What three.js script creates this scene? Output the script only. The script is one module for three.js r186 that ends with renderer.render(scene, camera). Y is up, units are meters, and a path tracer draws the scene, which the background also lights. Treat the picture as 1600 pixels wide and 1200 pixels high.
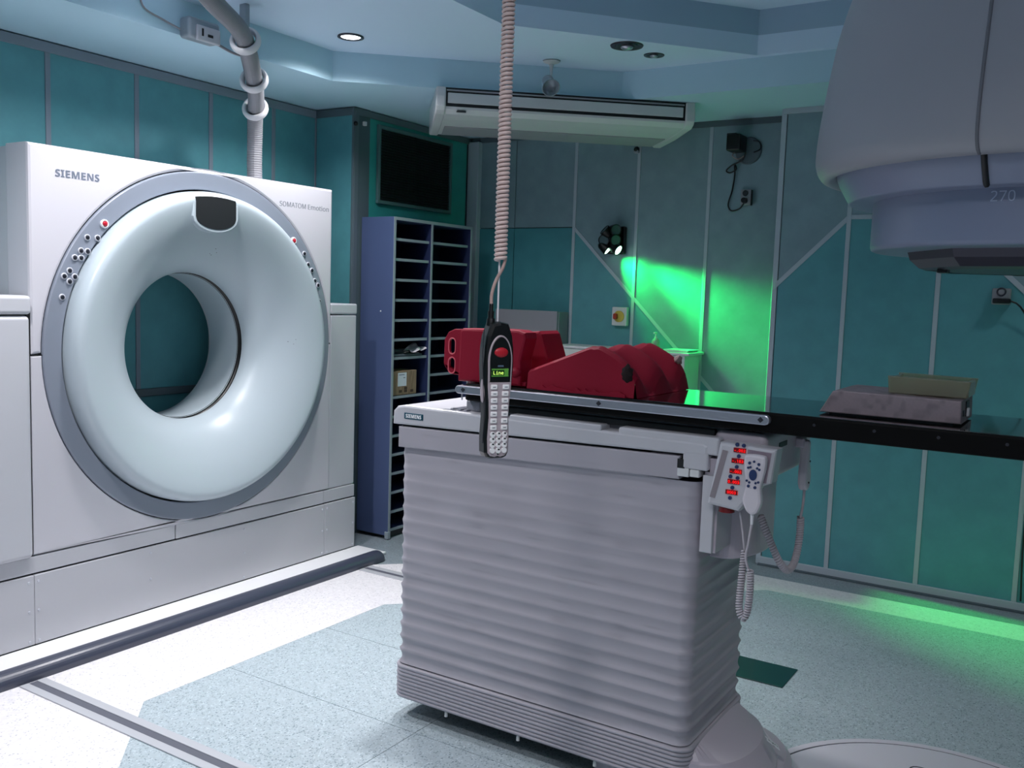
import * as THREE from 'three';
import { RoundedBoxGeometry } from 'three/addons/geometries/RoundedBoxGeometry.js';
import { TextGeometry } from 'three/addons/geometries/TextGeometry.js';
import { FontLoader } from 'three/addons/loaders/FontLoader.js';
import { RectAreaLightUniformsLib } from 'three/addons/lights/RectAreaLightUniformsLib.js';
import { mergeGeometries, mergeVertices, toCreasedNormals } from 'three/addons/utils/BufferGeometryUtils.js';

// ------------------------------------------------------------------ camera, light, exposure
const scene = new THREE.Scene();
const EYE = new THREE.Vector3(0, 1.5, 0);
const rad = Math.PI / 180;
const yaw = 57.775 * rad, pitch = 5.54 * rad, roll = 1.903 * rad;
const camera = new THREE.PerspectiveCamera(2 * Math.atan(600 / 1456) / rad, 4 / 3, 0.05, 40);
{
  const F = new THREE.Vector3(Math.sin(yaw), 0, -Math.cos(yaw)), R = new THREE.Vector3(Math.cos(yaw), 0, Math.sin(yaw));
  const U = new THREE.Vector3(0, 1, 0);
  const F2 = F.clone().multiplyScalar(Math.cos(pitch)).addScaledVector(U, -Math.sin(pitch));
  const U2 = U.clone().multiplyScalar(Math.cos(pitch)).addScaledVector(F, Math.sin(pitch));
  const U3 = U2.clone().multiplyScalar(Math.cos(roll)).addScaledVector(R, -Math.sin(roll));
  camera.position.copy(EYE); camera.up.copy(U3); camera.lookAt(EYE.clone().add(F2));
}
scene.background = new THREE.Color(0x000000);
const renderer = new THREE.WebGLRenderer({ antialias: true });
renderer.toneMapping = THREE.LinearToneMapping;
renderer.toneMappingExposure = 1.2;
renderer.shadowMap.enabled = true;
RectAreaLightUniformsLib.init();
// ceiling downlights that are on, all but the first unseen: [x, z, candela, half angle in degrees]
const COOL = new THREE.Color(1.0, 0.97, 0.99);
const LIT = [[3.48, -3.18, 7.5, 74], [2.45, -3.1, 8.5, 74], [1.42, -2.8, 11.5, 70], [2.85, -2.1, 14, 38], [0.3, -0.6, 8, 74], [4.3, 0.4, 3.5, 60]];  // the unseen ones are placed to light scanner, couch, handset and right wall
const FILL = { x: 0.1, z: 0.75, w: 1.2, h: 0.6, i: 3.6 };           // added fill light panel behind the camera
const GREEN = new THREE.Color(0.0, 1.0, 0.15);
const SPOTS = [[[5.33, 1.79, -2.675], [0.12, -0.61, 0.78], 34, 4.5], [[5.325, 1.79, -2.6], [-0.075, -0.49, 0.87], 23, 27]];

// ------------------------------------------------------------------ helpers
let seed = 7;
const rnd = () => { seed = (seed * 1664525 + 1013904223) % 4294967296; return seed / 4294967296; };
const used = new Map();
function numbered(n) { const k = used.get(n) || 0; used.set(n, k + 1); return k ? n + '_' + String(k).padStart(3, '0') : n; }
const bases = new Map();
const ZERO = new THREE.Vector3();
function thing(name, label, category, p, opt = {}) {
  const g = new THREE.Group(); g.name = numbered(name); g.position.set(p[0], p[1], p[2]);
  g.userData = { label, category }; if (opt.group) g.userData.group = opt.group;
  if (opt.ry !== undefined) g.rotation.y = opt.ry;
  bases.set(g, opt.local ? ZERO : new THREE.Vector3(...p));
  scene.add(g); return g;
}
function part(parent, name, geo, mat, label) {
  const b = bases.get(parent) || ZERO; geo.translate(-b.x, -b.y, -b.z);
  const m = new THREE.Mesh(geo, mat); m.name = name; m.castShadow = m.receiveShadow = true;
  if (label) m.userData.label = label;
  bases.set(m, b); parent.add(m); return m;
}
function partAt(parent, name, geo, mat, x, y, z, rx = 0, ry = 0, rz = 0, label) {   // shared geometry
  const b = bases.get(parent) || ZERO;
  const m = new THREE.Mesh(geo, mat); m.name = name; m.castShadow = m.receiveShadow = true;
  m.position.set(x - b.x, y - b.y, z - b.z); m.rotation.set(rx, ry, rz);
  if (label) m.userData.label = label;
  parent.add(m); return m;
}
function struct(name, geo, mat) {
  const m = new THREE.Mesh(geo, mat); m.name = name; m.userData.kind = 'structure'; m.castShadow = m.receiveShadow = true;
  bases.set(m, ZERO); scene.add(m); return m;
}
function rb(x0, x1, y0, y1, z0, z1, r = 0.004, seg = 2) {
  const w = x1 - x0, h = y1 - y0, d = z1 - z0; r = Math.min(r, w / 2.02, h / 2.02, d / 2.02);
  const g = new RoundedBoxGeometry(w, h, d, seg, r); g.translate((x0 + x1) / 2, (y0 + y1) / 2, (z0 + z1) / 2); return g;
}
function bx(x0, x1, y0, y1, z0, z1) {
  const g = new THREE.BoxGeometry(x1 - x0, y1 - y0, z1 - z0); g.translate((x0 + x1) / 2, (y0 + y1) / 2, (z0 + z1) / 2); return g;
}
function toShape(p) { return p.isShape || p.getPoints ? p : new THREE.Shape(p.map(q => new THREE.Vector2(q[0], q[1]))); }
function extrude(shape, holes, len, b, seg) {
  const s = toShape(shape); for (const h of holes) s.holes.push(h.getPoints ? h : new THREE.Path(h.map(q => new THREE.Vector2(q[0], q[1]))));
  const g = new THREE.ExtrudeGeometry(s, { depth: len - 2 * b, bevelEnabled: b > 0, bevelSize: b, bevelThickness: b, bevelOffset: -b, bevelSegments: 2, curveSegments: seg });
  g.translate(0, 0, b); return g;
}
const extZ = (p, z0, z1, b = 0, holes = [], seg = 24) => extrude(p, holes, z1 - z0, b, seg).translate(0, 0, z0);
const extX = (p, x0, x1, b = 0, holes = [], seg = 24) => extrude(p.map ? p.map(q => [-q[0], q[1]]) : p, holes.map(h => h.map ? h.map(q => [-q[0], q[1]]) : h), x1 - x0, b, seg).rotateY(Math.PI / 2).translate(x0, 0, 0);
const extY = (p, y0, y1, b = 0, holes = [], seg = 24) => extrude(p.map ? p.map(q => [q[0], -q[1]]) : p, holes.map(h => h.map ? h.map(q => [q[0], -q[1]]) : h), y1 - y0, b, seg).rotateX(-Math.PI / 2).translate(0, y0, 0);
function ellipsePts(cx, cy, rx, ry, n = 40, a0 = 0, a1 = Math.PI * 2) {
  const o = []; const full = Math.abs(a1 - a0 - Math.PI * 2) < 1e-6;
  for (let i = 0; i < (full ? n : n + 1); i++) { const a = a0 + (a1 - a0) * i / n; o.push([cx + rx * Math.cos(a), cy + ry * Math.sin(a)]); } return o;
}
function rrect(x0, x1, y0, y1, r, n = 6) {
  const o = [];
  for (const [cx, cy, a] of [[x1 - r, y1 - r, 0], [x0 + r, y1 - r, 90], [x0 + r, y0 + r, 180], [x1 - r, y0 + r, 270]])
    for (let i = 0; i <= n; i++) { const t = (a + 90 * i / n) * rad; o.push([cx + r * Math.cos(t), cy + r * Math.sin(t)]); }
  return o;
}
function latheZ(prof, cx, cy, cz, seg = 96) {   // prof: [radius, distance towards +z]
  const g = new THREE.LatheGeometry(prof.map(p => new THREE.Vector2(p[0], p[1])), seg); g.rotateX(Math.PI / 2); g.translate(cx, cy, cz); return g;
}
function latheY(prof, cx, cy, cz, seg = 64) {
  const g = new THREE.LatheGeometry(prof.map(p => new THREE.Vector2(p[0], p[1])), seg); g.translate(cx, cy, cz); return g;
}
const v3 = p => new THREE.Vector3(p[0], p[1], p[2]);
function tube(pts, r, seg = 40, rs = 8, closed = false) {
  return new THREE.TubeGeometry(new THREE.CatmullRomCurve3(pts.map(v3), closed, 'centripetal'), seg, r, rs, closed);
}
class Coil extends THREE.Curve {
  constructor(path, R, turns) { super(); this.path = path; this.R = R; this.turns = turns; this.N = 200; this.fr = path.computeFrenetFrames(this.N, false); }
  getPoint(t, out = new THREE.Vector3()) {
    const c = this.path.getPointAt(Math.min(1, Math.max(0, t))), f = Math.min(this.N, Math.max(0, t * this.N)), i = Math.min(this.N - 1, Math.floor(f)), k = f - i;
    const n = this.fr.normals[i].clone().lerp(this.fr.normals[i + 1], k).normalize(), b = this.fr.binormals[i].clone().lerp(this.fr.binormals[i + 1], k).normalize();
    const a = t * this.turns * Math.PI * 2;
    return out.copy(c).addScaledVector(n, Math.cos(a) * this.R).addScaledVector(b, Math.sin(a) * this.R);
  }
}
function coil(pts, R, r, turns, per = 12, rs = 6) {
  const path = new THREE.CatmullRomCurve3(pts.map(v3), false, 'centripetal');
  return new THREE.TubeGeometry(new Coil(path, R, turns), Math.ceil(turns * per), r, rs, false);
}
function gridGeo(nu, nv, f, closeU = false) {   // surface from f(u,v) -> [x,y,z]
  const pos = [], uv = [], idx = [];
  for (let j = 0; j <= nv; j++) for (let i = 0; i <= nu; i++) { const p = f(i / nu, j / nv); pos.push(p[0], p[1], p[2]); uv.push(p[3] ?? i / nu, p[4] ?? j / nv); }
  for (let j = 0; j < nv; j++) for (let i = 0; i < nu; i++) { const a = j * (nu + 1) + i, b = a + 1, c = a + nu + 1, d = c + 1; idx.push(a, b, d, a, d, c); }
  const g = new THREE.BufferGeometry(); g.setAttribute('position', new THREE.Float32BufferAttribute(pos, 3)); g.setAttribute('uv', new THREE.Float32BufferAttribute(uv, 2)); g.setIndex(idx); g.computeVertexNormals(); return g;
}
function loft(levels) {   // levels: [outline [[x,z]...], y]; capped on top
  const n = levels[0][0].length; const pos = [], idx = [];
  for (const [o, y] of levels) for (const p of o) pos.push(p[0], y, p[1]);
  for (let l = 0; l < levels.length - 1; l++) for (let i = 0; i < n; i++) { const a = l * n + i, b = l * n + (i + 1) % n, c = a + n, d = b + n; idx.push(a, d, b, a, c, d); }
  const top = levels[levels.length - 1]; let sx = 0, sz = 0; for (const p of top[0]) { sx += p[0]; sz += p[1]; } pos.push(sx / n, top[1], sz / n);
  const c = pos.length / 3 - 1, o = (levels.length - 1) * n; for (let i = 0; i < n; i++) idx.push(o + i, c, o + (i + 1) % n);
  const g = new THREE.BufferGeometry(); g.setAttribute('position', new THREE.Float32BufferAttribute(pos, 3)); g.setIndex(idx);
  const ng = g.toNonIndexed(); const cr = toCreasedNormals(ng, 0.3); cr.setAttribute('uv', new THREE.Float32BufferAttribute(new Float32Array(cr.attributes.position.count * 2), 2)); return cr;
}
function boxUV(g, s = 1) {   // uv in metres from position and normal
  const p = g.attributes.position, n = g.attributes.normal, uv = new Float32Array(p.count * 2);
  for (let i = 0; i < p.count; i++) {
    const ax = Math.abs(n.getX(i)), ay = Math.abs(n.getY(i)), az = Math.abs(n.getZ(i));
    let u, v; if (ay >= ax && ay >= az) { u = p.getX(i); v = -p.getZ(i); } else if (ax >= az) { u = p.getZ(i); v = p.getY(i); } else { u = p.getX(i); v = p.getY(i); }
    uv[2 * i] = u * s; uv[2 * i + 1] = v * s;
  }
  g.setAttribute('uv', new THREE.BufferAttribute(uv, 2)); return g;
}
const font = await new FontLoader().loadAsync('fonts/droid/droid_sans_regular.typeface.json');
const fontBold = await new FontLoader().loadAsync('fonts/droid/droid_sans_bold.typeface.json');
function text(str, size, f = font, depth = 0.002, width) {   // starts at the origin, optional fitted width
  const g = new TextGeometry(str, { font: f, size, depth, curveSegments: 4, bevelEnabled: false }); g.computeBoundingBox();
  if (width) g.scale(width / (g.boundingBox.max.x - g.boundingBox.min.x), 1, 1); return g;
}
// ------------------------------------------------------------------ textures and materials
function noiseTex(n, fn) {
  const d = new Uint8Array(n * n * 4);
  for (let y = 0; y < n; y++) for (let x = 0; x < n; x++) { const c = fn(x, y); const o = (y * n + x) * 4; d[o] = c[0]; d[o + 1] = c[1]; d[o + 2] = c[2]; d[o + 3] = 255; }
  const t = new THREE.DataTexture(d, n, n); t.colorSpace = THREE.SRGBColorSpace; t.magFilter = THREE.LinearFilter; t.minFilter = THREE.LinearMipmapLinearFilter; t.generateMipmaps = true; t.wrapS = t.wrapT = THREE.RepeatWrapping; t.needsUpdate = true; return t;
}
function lattice(px, py = px) { const a = new Float32Array(px * py); for (let i = 0; i < a.length; i++) a[i] = rnd(); return (x, y) => { const xi = Math.floor(x), yi = Math.floor(y), fx = x - xi, fy = y - yi, sx = fx * fx * (3 - 2 * fx), sy = fy * fy * (3 - 2 * fy); const g = (i, j) => a[(((j % py) + py) % py) * px + (((i % px) + px) % px)]; return (g(xi, yi) * (1 - sx) + g(xi + 1, yi) * sx) * (1 - sy) + (g(xi, yi + 1) * (1 - sx) + g(xi + 1, yi + 1) * sx) * sy; }; }
const l16 = lattice(16), l64 = lattice(64), lStreak = lattice(8, 64), lWide = lattice(8, 16), lCard = lattice(64, 8);
function speckle(base, dark, light, amount) {
  const n = 512, m = new Float32Array(n * n);
  for (let k = 0; k < amount; k++) { const x = rnd() * n, y = rnd() * n, r = 0.7 + rnd() * 1.9, s = rnd() < 0.62 ? -1 : 1, v = s * (0.35 + rnd() * 0.65); for (let j = -3; j <= 3; j++) for (let i = -3; i <= 3; i++) if (i * i + j * j * 1.6 < r * r) m[((Math.floor(y + j) + n) % n) * n + (Math.floor(x + i) + n) % n] = v; }
  return noiseTex(n, (x, y) => { const v = m[y * n + x], c = 0.97 + 0.06 * l64(x / 8, y / 8); const t = v < 0 ? dark : light, k = Math.abs(v); return [0, 1, 2].map(i => Math.max(0, Math.min(255, (base[i] * (1 - k) + t[i] * k) * c))); });
}
const S = (hex, rough = 0.5, o = {}) => new THREE.MeshStandardMaterial({ color: hex, roughness: rough, ...o });
const P = (hex, rough, o) => new THREE.MeshPhysicalMaterial({ color: hex, roughness: rough, ...o });
const tWhite = speckle([228, 226, 230], [170, 172, 178], [245, 245, 246], 2200), tBlue = speckle([174, 188, 195], [104, 122, 132], [208, 220, 226], 6500), tGrey = speckle([140, 152, 160], [90, 104, 114], [172, 184, 190], 5000);
const floorMat = t => { t.repeat.set(1.5, 1.5); return new THREE.MeshPhysicalMaterial({ map: t, roughness: 0.42, clearcoat: 0.12, clearcoatRoughness: 0.3 }); };
const streak = noiseTex(256, (x, y) => { const v = 0.95 + 0.04 * lWide(x / 32, y / 16) - 0.07 * Math.pow(lStreak(x / 32, y / 4), 7); const c = 255 * Math.min(1, v); return [c, c * 0.99, c]; });
const panelTex = noiseTex(128, (x, y) => { const c = 255 * (0.93 + 0.05 * l16(x / 8, y / 8) + 0.02 * l64(x / 2, y / 2)); return [c, c, c]; });
const grime = noiseTex(256, (x, y) => { const a = l16(x / 16, y / 16), v = 1 - 0.16 * Math.max(0, a - 0.5) / 0.5 - 0.04 * l64(x / 4, y / 4); return [255 * Math.min(1, v), 255 * v * 0.98, 255 * v * 0.985]; });
const card = noiseTex(128, (x, y) => { const v = 0.8 + 0.2 * lCard(x / 2, y / 16); return [164 * v, 140 * v, 112 * v]; });
const M = {
  teal: S(0x5c9fa8, 0.42, { map: panelTex }), tealGreen: S(0x339c96, 0.42, { map: panelTex }), tealDeep: S(0x4b929b, 0.42, { map: panelTex }), slate: S(0x86a0a9, 0.45, { map: panelTex }),
  strip: S(0xb2bcc6, 0.5), stripMid: S(0x7f8d99, 0.5), stripDark: S(0x58676f, 0.5), plaster: S(0x4a5d63, 0.8),
  ceil: S(0xcde4f8, 0.75), ceilBlue: S(0xa4bfd4, 0.75), soffit: S(0xb8dae9, 0.75),
  floorW: floorMat(tWhite), floorB: floorMat(tBlue), floorG: floorMat(tGrey),
  ctWhite: P(0xcbcad2, 0.32, { clearcoat: 0.25, clearcoatRoughness: 0.25 }), ctCover: P(0xc2c4cb, 0.38, { clearcoat: 0.2, clearcoatRoughness: 0.3 }), ctBase: P(0xc0c1c8, 0.4, { clearcoat: 0.15, clearcoatRoughness: 0.3 }),
  ring: P(0x868e9c, 0.36, { clearcoat: 0.2, clearcoatRoughness: 0.3 }), funnel: P(0xb9c6ce, 0.34, { clearcoat: 0.2, clearcoatRoughness: 0.35 }), gap: S(0x0c0f13, 0.6), dark: S(0x16181c, 0.4), black: S(0x060607, 0.35),
  lettering: S(0x6d7686, 0.45), lettering2: S(0x7d838c, 0.5), button: S(0x1b1f2a, 0.35), buttonRim: S(0xc9ccd6, 0.35), red: S(0xb3142c, 0.35),
  bar: P(0x3a3f50, 0.38, { clearcoat: 0.5, clearcoatRoughness: 0.25 }), plinth: S(0xe8e9ec, 0.5), railLight: S(0xbfc2c8, 0.4, { metalness: 0.2 }), railDark: S(0x5c5f6a, 0.45),
  bellows: S(0xaeacb4, 0.55, { map: streak }), cover: P(0xbfbfc6, 0.35, { clearcoat: 0.2, clearcoatRoughness: 0.3 }), tabletop: P(0x050607, 0.1, { clearcoat: 1, clearcoatRoughness: 0.06 }), carriage: S(0x8a8c96, 0.45), steel: S(0xb9bbc6, 0.3, { metalness: 0.75 }), steelDark: S(0x45464e, 0.35, { metalness: 0.6 }),
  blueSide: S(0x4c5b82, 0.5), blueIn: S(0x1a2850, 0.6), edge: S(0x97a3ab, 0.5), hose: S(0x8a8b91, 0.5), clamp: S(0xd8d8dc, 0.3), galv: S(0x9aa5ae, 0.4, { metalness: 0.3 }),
  ac: P(0xcfd1d2, 0.38, { clearcoat: 0.2, clearcoatRoughness: 0.3 }), acUnder: S(0x9a9aa0, 0.5), ventFrame: S(0x4f6f70, 0.5),
  redFoam: P(0x860125, 0.6, { specularIntensity: 0.55 }), redInner: S(0x300007, 0.7), torn: S(0x120306, 0.9), foamCore: S(0xa88f8c, 0.9),
  linac: P(0xa3a4ac, 0.45, { clearcoat: 0.1, clearcoatRoughness: 0.4 }), linacBlue: P(0x8a93ac, 0.42, { clearcoat: 0.2, clearcoatRoughness: 0.35 }), linacDark: S(0x4d4b57, 0.4, { metalness: 0.3 }),
  frost: P(0xb5a7ae, 0.55, { transmission: 0.3, thickness: 0.004, map: grime }), frostY: P(0xdcd9c6, 0.3, { transmission: 0.85, thickness: 0 }),
  coil: S(0xd9c3bf, 0.45), cordPink: S(0xb49a94, 0.5), cordWhite: S(0xdedee4, 0.4), silver: S(0xc4b6bd, 0.35, { metalness: 0.25 }), keyWhite: S(0xfafafc, 0.3), handBlack: P(0x050506, 0.35, { clearcoat: 0.25, clearcoatRoughness: 0.2 }),
  hatch: P(0x0f3a38, 0.35, { clearcoat: 0.3 }), disc: P(0xd4d2dc, 0.4, { clearcoat: 0.2, clearcoatRoughness: 0.3 }), discLine: S(0x40444e, 0.6), pedestal: P(0xc2b9c4, 0.42, { clearcoat: 0.15, clearcoatRoughness: 0.3 }),
  white: S(0xd4d6d8, 0.45), cabinet: S(0x8f9197, 0.5), greenBin: S(0xcfd8d4, 0.4), paper: S(0xe4e2e6, 0.8), folder: S(0x6d7680, 0.8), cardboard: new THREE.MeshStandardMaterial({ map: card, roughness: 0.9 }), yellow: S(0xc9b14a, 0.5), navy: S(0x1f3260, 0.4), handCtl: P(0xd2ccd4, 0.4, { clearcoat: 0.2 }), cordGrey: S(0xb9b3bb, 0.5),
};
function canvasTex(w, h, draw) { const c = document.createElement('canvas'); c.width = w; c.height = h; draw(c.getContext('2d'), w, h); const t = new THREE.CanvasTexture(c); t.colorSpace = THREE.SRGBColorSpace; return t; }
// ------------------------------------------------------------------ room shell
const CEIL = 2.71, SOF = 2.56;
const X0 = -1.4, ZR = 2.2;                                      // wall behind the camera, rear wall
{
  const fl = struct('floor', boxUV(bx(X0 - 0.1, 5.6, -0.1, -0.004, -4.3, ZR + 0.1)), M.floorG);
  const clip = (poly, ax, v, keepLess) => { const o = []; for (let i = 0; i < poly.length; i++) { const a = poly[i], b = poly[(i + 1) % poly.length]; const ia = keepLess ? a[ax] <= v : a[ax] >= v, ib = keepLess ? b[ax] <= v : b[ax] >= v; if (ia) o.push(a); if (ia !== ib) { const t = (v - a[ax]) / (b[ax] - a[ax]); o.push([a[0] + (b[0] - a[0]) * t, a[1] + (b[1] - a[1]) * t]); } } return o; };
  const oct = [[0.6, -1.36], [2.036, -2.8], [3.36, -2.8], [4.755, -1.38], [4.755, 1.3], [0.6, 1.3]];
  const xs = [0.6, 1.33, 1.875, 2.42, 2.967, 4.755], zs = [-2.8, -1.87, 1.3];
  const gap = 0.0012;
  for (let i = 0; i < xs.length - 1; i++) for (let j = 0; j < zs.length - 1; j++) {
    let p = clip(clip(clip(clip(oct, 0, xs[i] + gap, false), 0, xs[i + 1] - gap, true), 1, zs[j] + gap, false), 1, zs[j + 1] - gap, true);
    if (p.length > 2) part(fl, 'vinyl_sheet', boxUV(extY(p, -0.004, 0.0)), M.floorB, i === 0 && j === 1 ? 'pale blue speckled sheet' : undefined);
  }
  // white speckled border around the blue octagon
  const outer = [[X0, -3.47], [3.62, -3.47], [4.985, -2.1], [4.985, 2.0], [X0, 2.0]];
  part(fl, 'vinyl_border', boxUV(extY(outer, -0.004, 0.0, 0, [oct.slice().reverse()])), M.floorW, 'white speckled vinyl border');
}
function wall(name, geo) { return struct(name, geo, M.plaster); }
const PT = 0.012, ST = 0.017;                                   // panel and strip depth in front of the backing
// walls running along x (face towards +z)
function panelsX(w, z, xs, y0, y1, mat, stripMat, sw = 0.026) {
  for (let i = 0; i < xs.length - 1; i++) part(w, 'wall_panel', boxUV(rb(xs[i] + 0.004, xs[i + 1] - 0.004, y0, y1, z - 0.005, z + PT, 0.003, 1)), mat);
  for (const x of xs) part(w, 'trim_strip', rb(x - sw / 2, x + sw / 2, y0, y1, z, z + ST, 0.003, 1), stripMat);
  part(w, 'trim_strip', rb(xs[0], xs[xs.length - 1], y1 - 0.02, y1 + 0.025, z, z + ST + 0.004, 0.003, 1), stripMat);
}
function polyX(w, x, poly, mat) { part(w, 'wall_panel', boxUV(extX(poly, x - PT, x + 0.005)), mat); }   // wall faces -x, poly in (z, y)
{
  const wl = wall('wall_left', bx(X0, 4.33, 0, 2.75, -4.24, -4.12));
  panelsX(wl, -4.12, [-1.15, -0.69, -0.23, 0.23, 0.69, 1.15, 1.6, 2.055, 2.504, 2.963, 3.416, 3.861, 4.206], 0.08, 2.53, M.teal, M.stripMid);
  part(wl, 'dado_rail', rb(X0, 4.2, 0.915, 0.955, -4.12, -4.095, 0.004), M.stripDark);
  const wp = wall('wall_pillar', bx(4.212, 4.34, 0, 2.75, -4.12, -3.80));
  part(wp, 'wall_panel', boxUV(rb(4.2, 4.217, 0.08, 2.53, -4.1, -3.815, 0.003, 1)), M.teal);
  part(wp, 'trim_strip', rb(4.197, 4.215, 0.08, 2.545, -3.815, -3.799, 0.003, 1), M.stripDark);
  part(wp, 'trim_strip', rb(4.193, 4.214, 2.51, 2.555, -4.1, -3.8, 0.003, 1), M.stripDark);
  const wv = wall('wall_vent', bx(4.235, 5.54, 0, 2.75, -3.92, -3.815));
  part(wv, 'wall_panel', boxUV(rb(4.236, 5.35, 0.08, 2.53, -3.817, -3.803, 0.003, 1)), M.tealGreen);
  part(wv, 'trim_strip', rb(4.205, 4.24, 0.08, 2.545, -3.822, -3.797, 0.003, 1), M.stripDark);
  part(wv, 'trim_strip', rb(4.21, 5.4, 2.515, 2.555, -3.817, -3.795, 0.003, 1), M.stripDark);
  // back wall (faces -x), x = 5.42
  const wb = wall('wall_back', bx(5.42, 5.56, 0, 2.75, -3.86, -1.56));
  const X = 5.42; const dg = z => 1.941 - 0.993 * (z + 2.97);
  for (const [a, b] of [[-3.8, -3.43], [-3.43, -2.97]]) { polyX(wb, X, [[a + 0.003, 0.08], [b - 0.003, 0.08], [b - 0.003, 1.94], [a + 0.003, 1.94]], M.tealDeep); polyX(wb, X, [[a + 0.003, 1.946], [b - 0.003, 1.946], [b - 0.003, 2.54], [a + 0.003, 2.54]], M.slate); }
  for (const [a, b] of [[-2.97, -2.525], [-2.525, -2.06], [-2.06, -1.585]]) { polyX(wb, X, [[a + 0.003, 0.08], [b - 0.003, 0.08], [b - 0.003, dg(b)], [a + 0.003, dg(a)]], M.teal); polyX(wb, X, [[a + 0.003, dg(a)], [b - 0.003, dg(b)], [b - 0.003, 2.54], [a + 0.003, 2.54]], M.slate); }
  for (const z of [-2.97, -2.525, -2.06]) part(wb, 'trim_strip', rb(X - ST, X, 0.08, 2.54, z - 0.011, z + 0.011, 0.002, 1), M.strip);
  part(wb, 'trim_strip', extX([[-2.97, 1.956], [-2.97, 1.926], [-1.585, 1.926 - 0.993 * 1.385], [-1.585, 1.956 - 0.993 * 1.385]], X - ST + 0.001, X), M.strip);
  part(wb, 'trim_strip', rb(X - ST - 0.004, X, 2.525, 2.56, -3.8, -1.585, 0.002, 1), M.stripDark);
  part(wb, 'cable_trunking', rb(X - 0.055, X, 0.0, 2.53, -3.805, -3.715, 0.006), M.strip, 'grey vertical trunking in the corner');
  // step and right wall, x = 5.225
  const ws = wall('wall_step', bx(5.227, 5.43, 0, 2.75, -1.575, -1.45));
  part(ws, 'trim_strip', rb(5.215, 5.25, 0.0, 2.56, -1.588, -1.558, 0.003, 1), M.strip);
  const wr = wall('wall_right', bx(5.225, 5.37, 0, 2.75, -1.57, ZR + 0.1));
  const XR = 5.225, pr = (a, b, lo1, lo2) => { polyX(wr, XR, [[a + 0.003, 0.04], [b - 0.003, 0.04], [b - 0.003, lo2], [a + 0.003, lo1]], M.teal); polyX(wr, XR, [[a + 0.003, lo1 + 0.003], [b - 0.003, lo2 + 0.003], [b - 0.003, 2.54], [a + 0.003, 2.54]], M.slate); };
  pr(-1.555, -1.192, 1.605, 1.966); pr(-1.192, -0.732, 1.966, 1.966); pr(-0.732, -0.271, 1.966, 1.532); pr(-0.271, 0.19, 1.532, 1.1); pr(0.19, 0.65, 1.1, 0.66); pr(0.65, 1.11, 0.66, 0.23); pr(1.11, 2.19, 0.23, 0.2);
  for (const z of [-1.192, -0.732, -0.271, 0.19, 0.65, 1.11]) part(wr, 'trim_strip', rb(XR - ST, XR, 0.04, 2.54, z - 0.012, z + 0.012, 0.002, 1), M.strip);
  const w2 = 0.017;
  part(wr, 'trim_strip', extX([[-1.57, 1.59 + w2], [-1.57, 1.59 - w2], [-1.192, 1.966 - w2], [-1.192, 1.966 + w2]], XR - ST + 0.001, XR), M.strip);
  part(wr, 'trim_strip', rb(XR - ST + 0.001, XR, 1.966 - 0.012, 1.966 + 0.012, -1.192, -0.732, 0.002, 1), M.strip);
  part(wr, 'trim_strip', extX([[-0.732, 1.966 + w2], [-0.732, 1.966 - w2], [0.65, 0.66 - w2], [0.65, 0.66 + w2]], XR - ST + 0.001, XR), M.strip);
  part(wr, 'trim_strip', rb(XR - ST - 0.004, XR, 2.53, 2.56, -1.575, ZR, 0.002, 1), M.strip);
  const bb = struct('baseboard_right', rb(XR - 0.024, XR, -0.004, 0.046, -1.575, ZR, 0.004), M.strip);
  part(bb, 'cove_strip', rb(XR - 0.03, XR - 0.004, -0.004, 0.01, -1.57, ZR, 0.003, 1), M.stripDark);
  // walls out of view
  const wf = wall('wall_front', bx(X0 - 0.12, X0, 0, 2.75, -4.24, ZR + 0.12)); part(wf, 'wall_panel', bx(X0, X0 + 0.012, 0.08, 2.54, -4.1, ZR), M.slate);
  const wq = wall('wall_rear', bx(X0, 5.4, 0, 2.75, ZR, ZR + 0.12)); part(wq, 'wall_panel', bx(X0, 5.22, 0.08, 2.54, ZR - 0.012, ZR), M.slate);
  // ceiling: lowered soffit, upper ceiling with a raised tray
  const cg = new THREE.Group(); cg.name = 'ceiling'; cg.userData.kind = 'structure'; scene.add(cg); bases.set(cg, ZERO);
  const room = [[X0 - 0.12, -4.26], [5.58, -4.26], [5.58, ZR + 0.14], [X0 - 0.12, ZR + 0.14]];
  const sof = [[-0.3, -3.455], [3.65, -3.455], [4.665, -2.3], [4.665, 0.9], [3.9, 1.75], [-0.2, 1.75], [-0.9, 1.05], [-0.9, -2.85]];
  const tray = [[0.5, -2.4], [3.63, -2.4], [4.627, -1.55], [4.627, 0.6], [3.7, 1.4], [0.5, 1.4]];
  part(cg, 'soffit', boxUV(extY(room, SOF, 2.735, 0, [sof.slice().reverse()])), M.soffit, 'lowered pale blue soffit along the walls');
  part(cg, 'upper_ceiling', boxUV(extY(room.map(p => [p[0] + (p[0] < 0 ? 0.01 : -0.01), p[1] + (p[1] < 0 ? 0.01 : -0.01)]), CEIL, 2.806, 0, [tray.slice().reverse()])), M.ceil);
  part(cg, 'tray_fascia', extY(room, 2.806, 2.93, 0, [tray.slice().reverse()]), M.ceilBlue, 'darker blue upper edge of the ceiling tray');
  part(cg, 'tray_top', bx(X0 - 0.1, 5.56, 2.928, 3.02, -4.25, ZR + 0.12), M.ceil);
}
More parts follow.
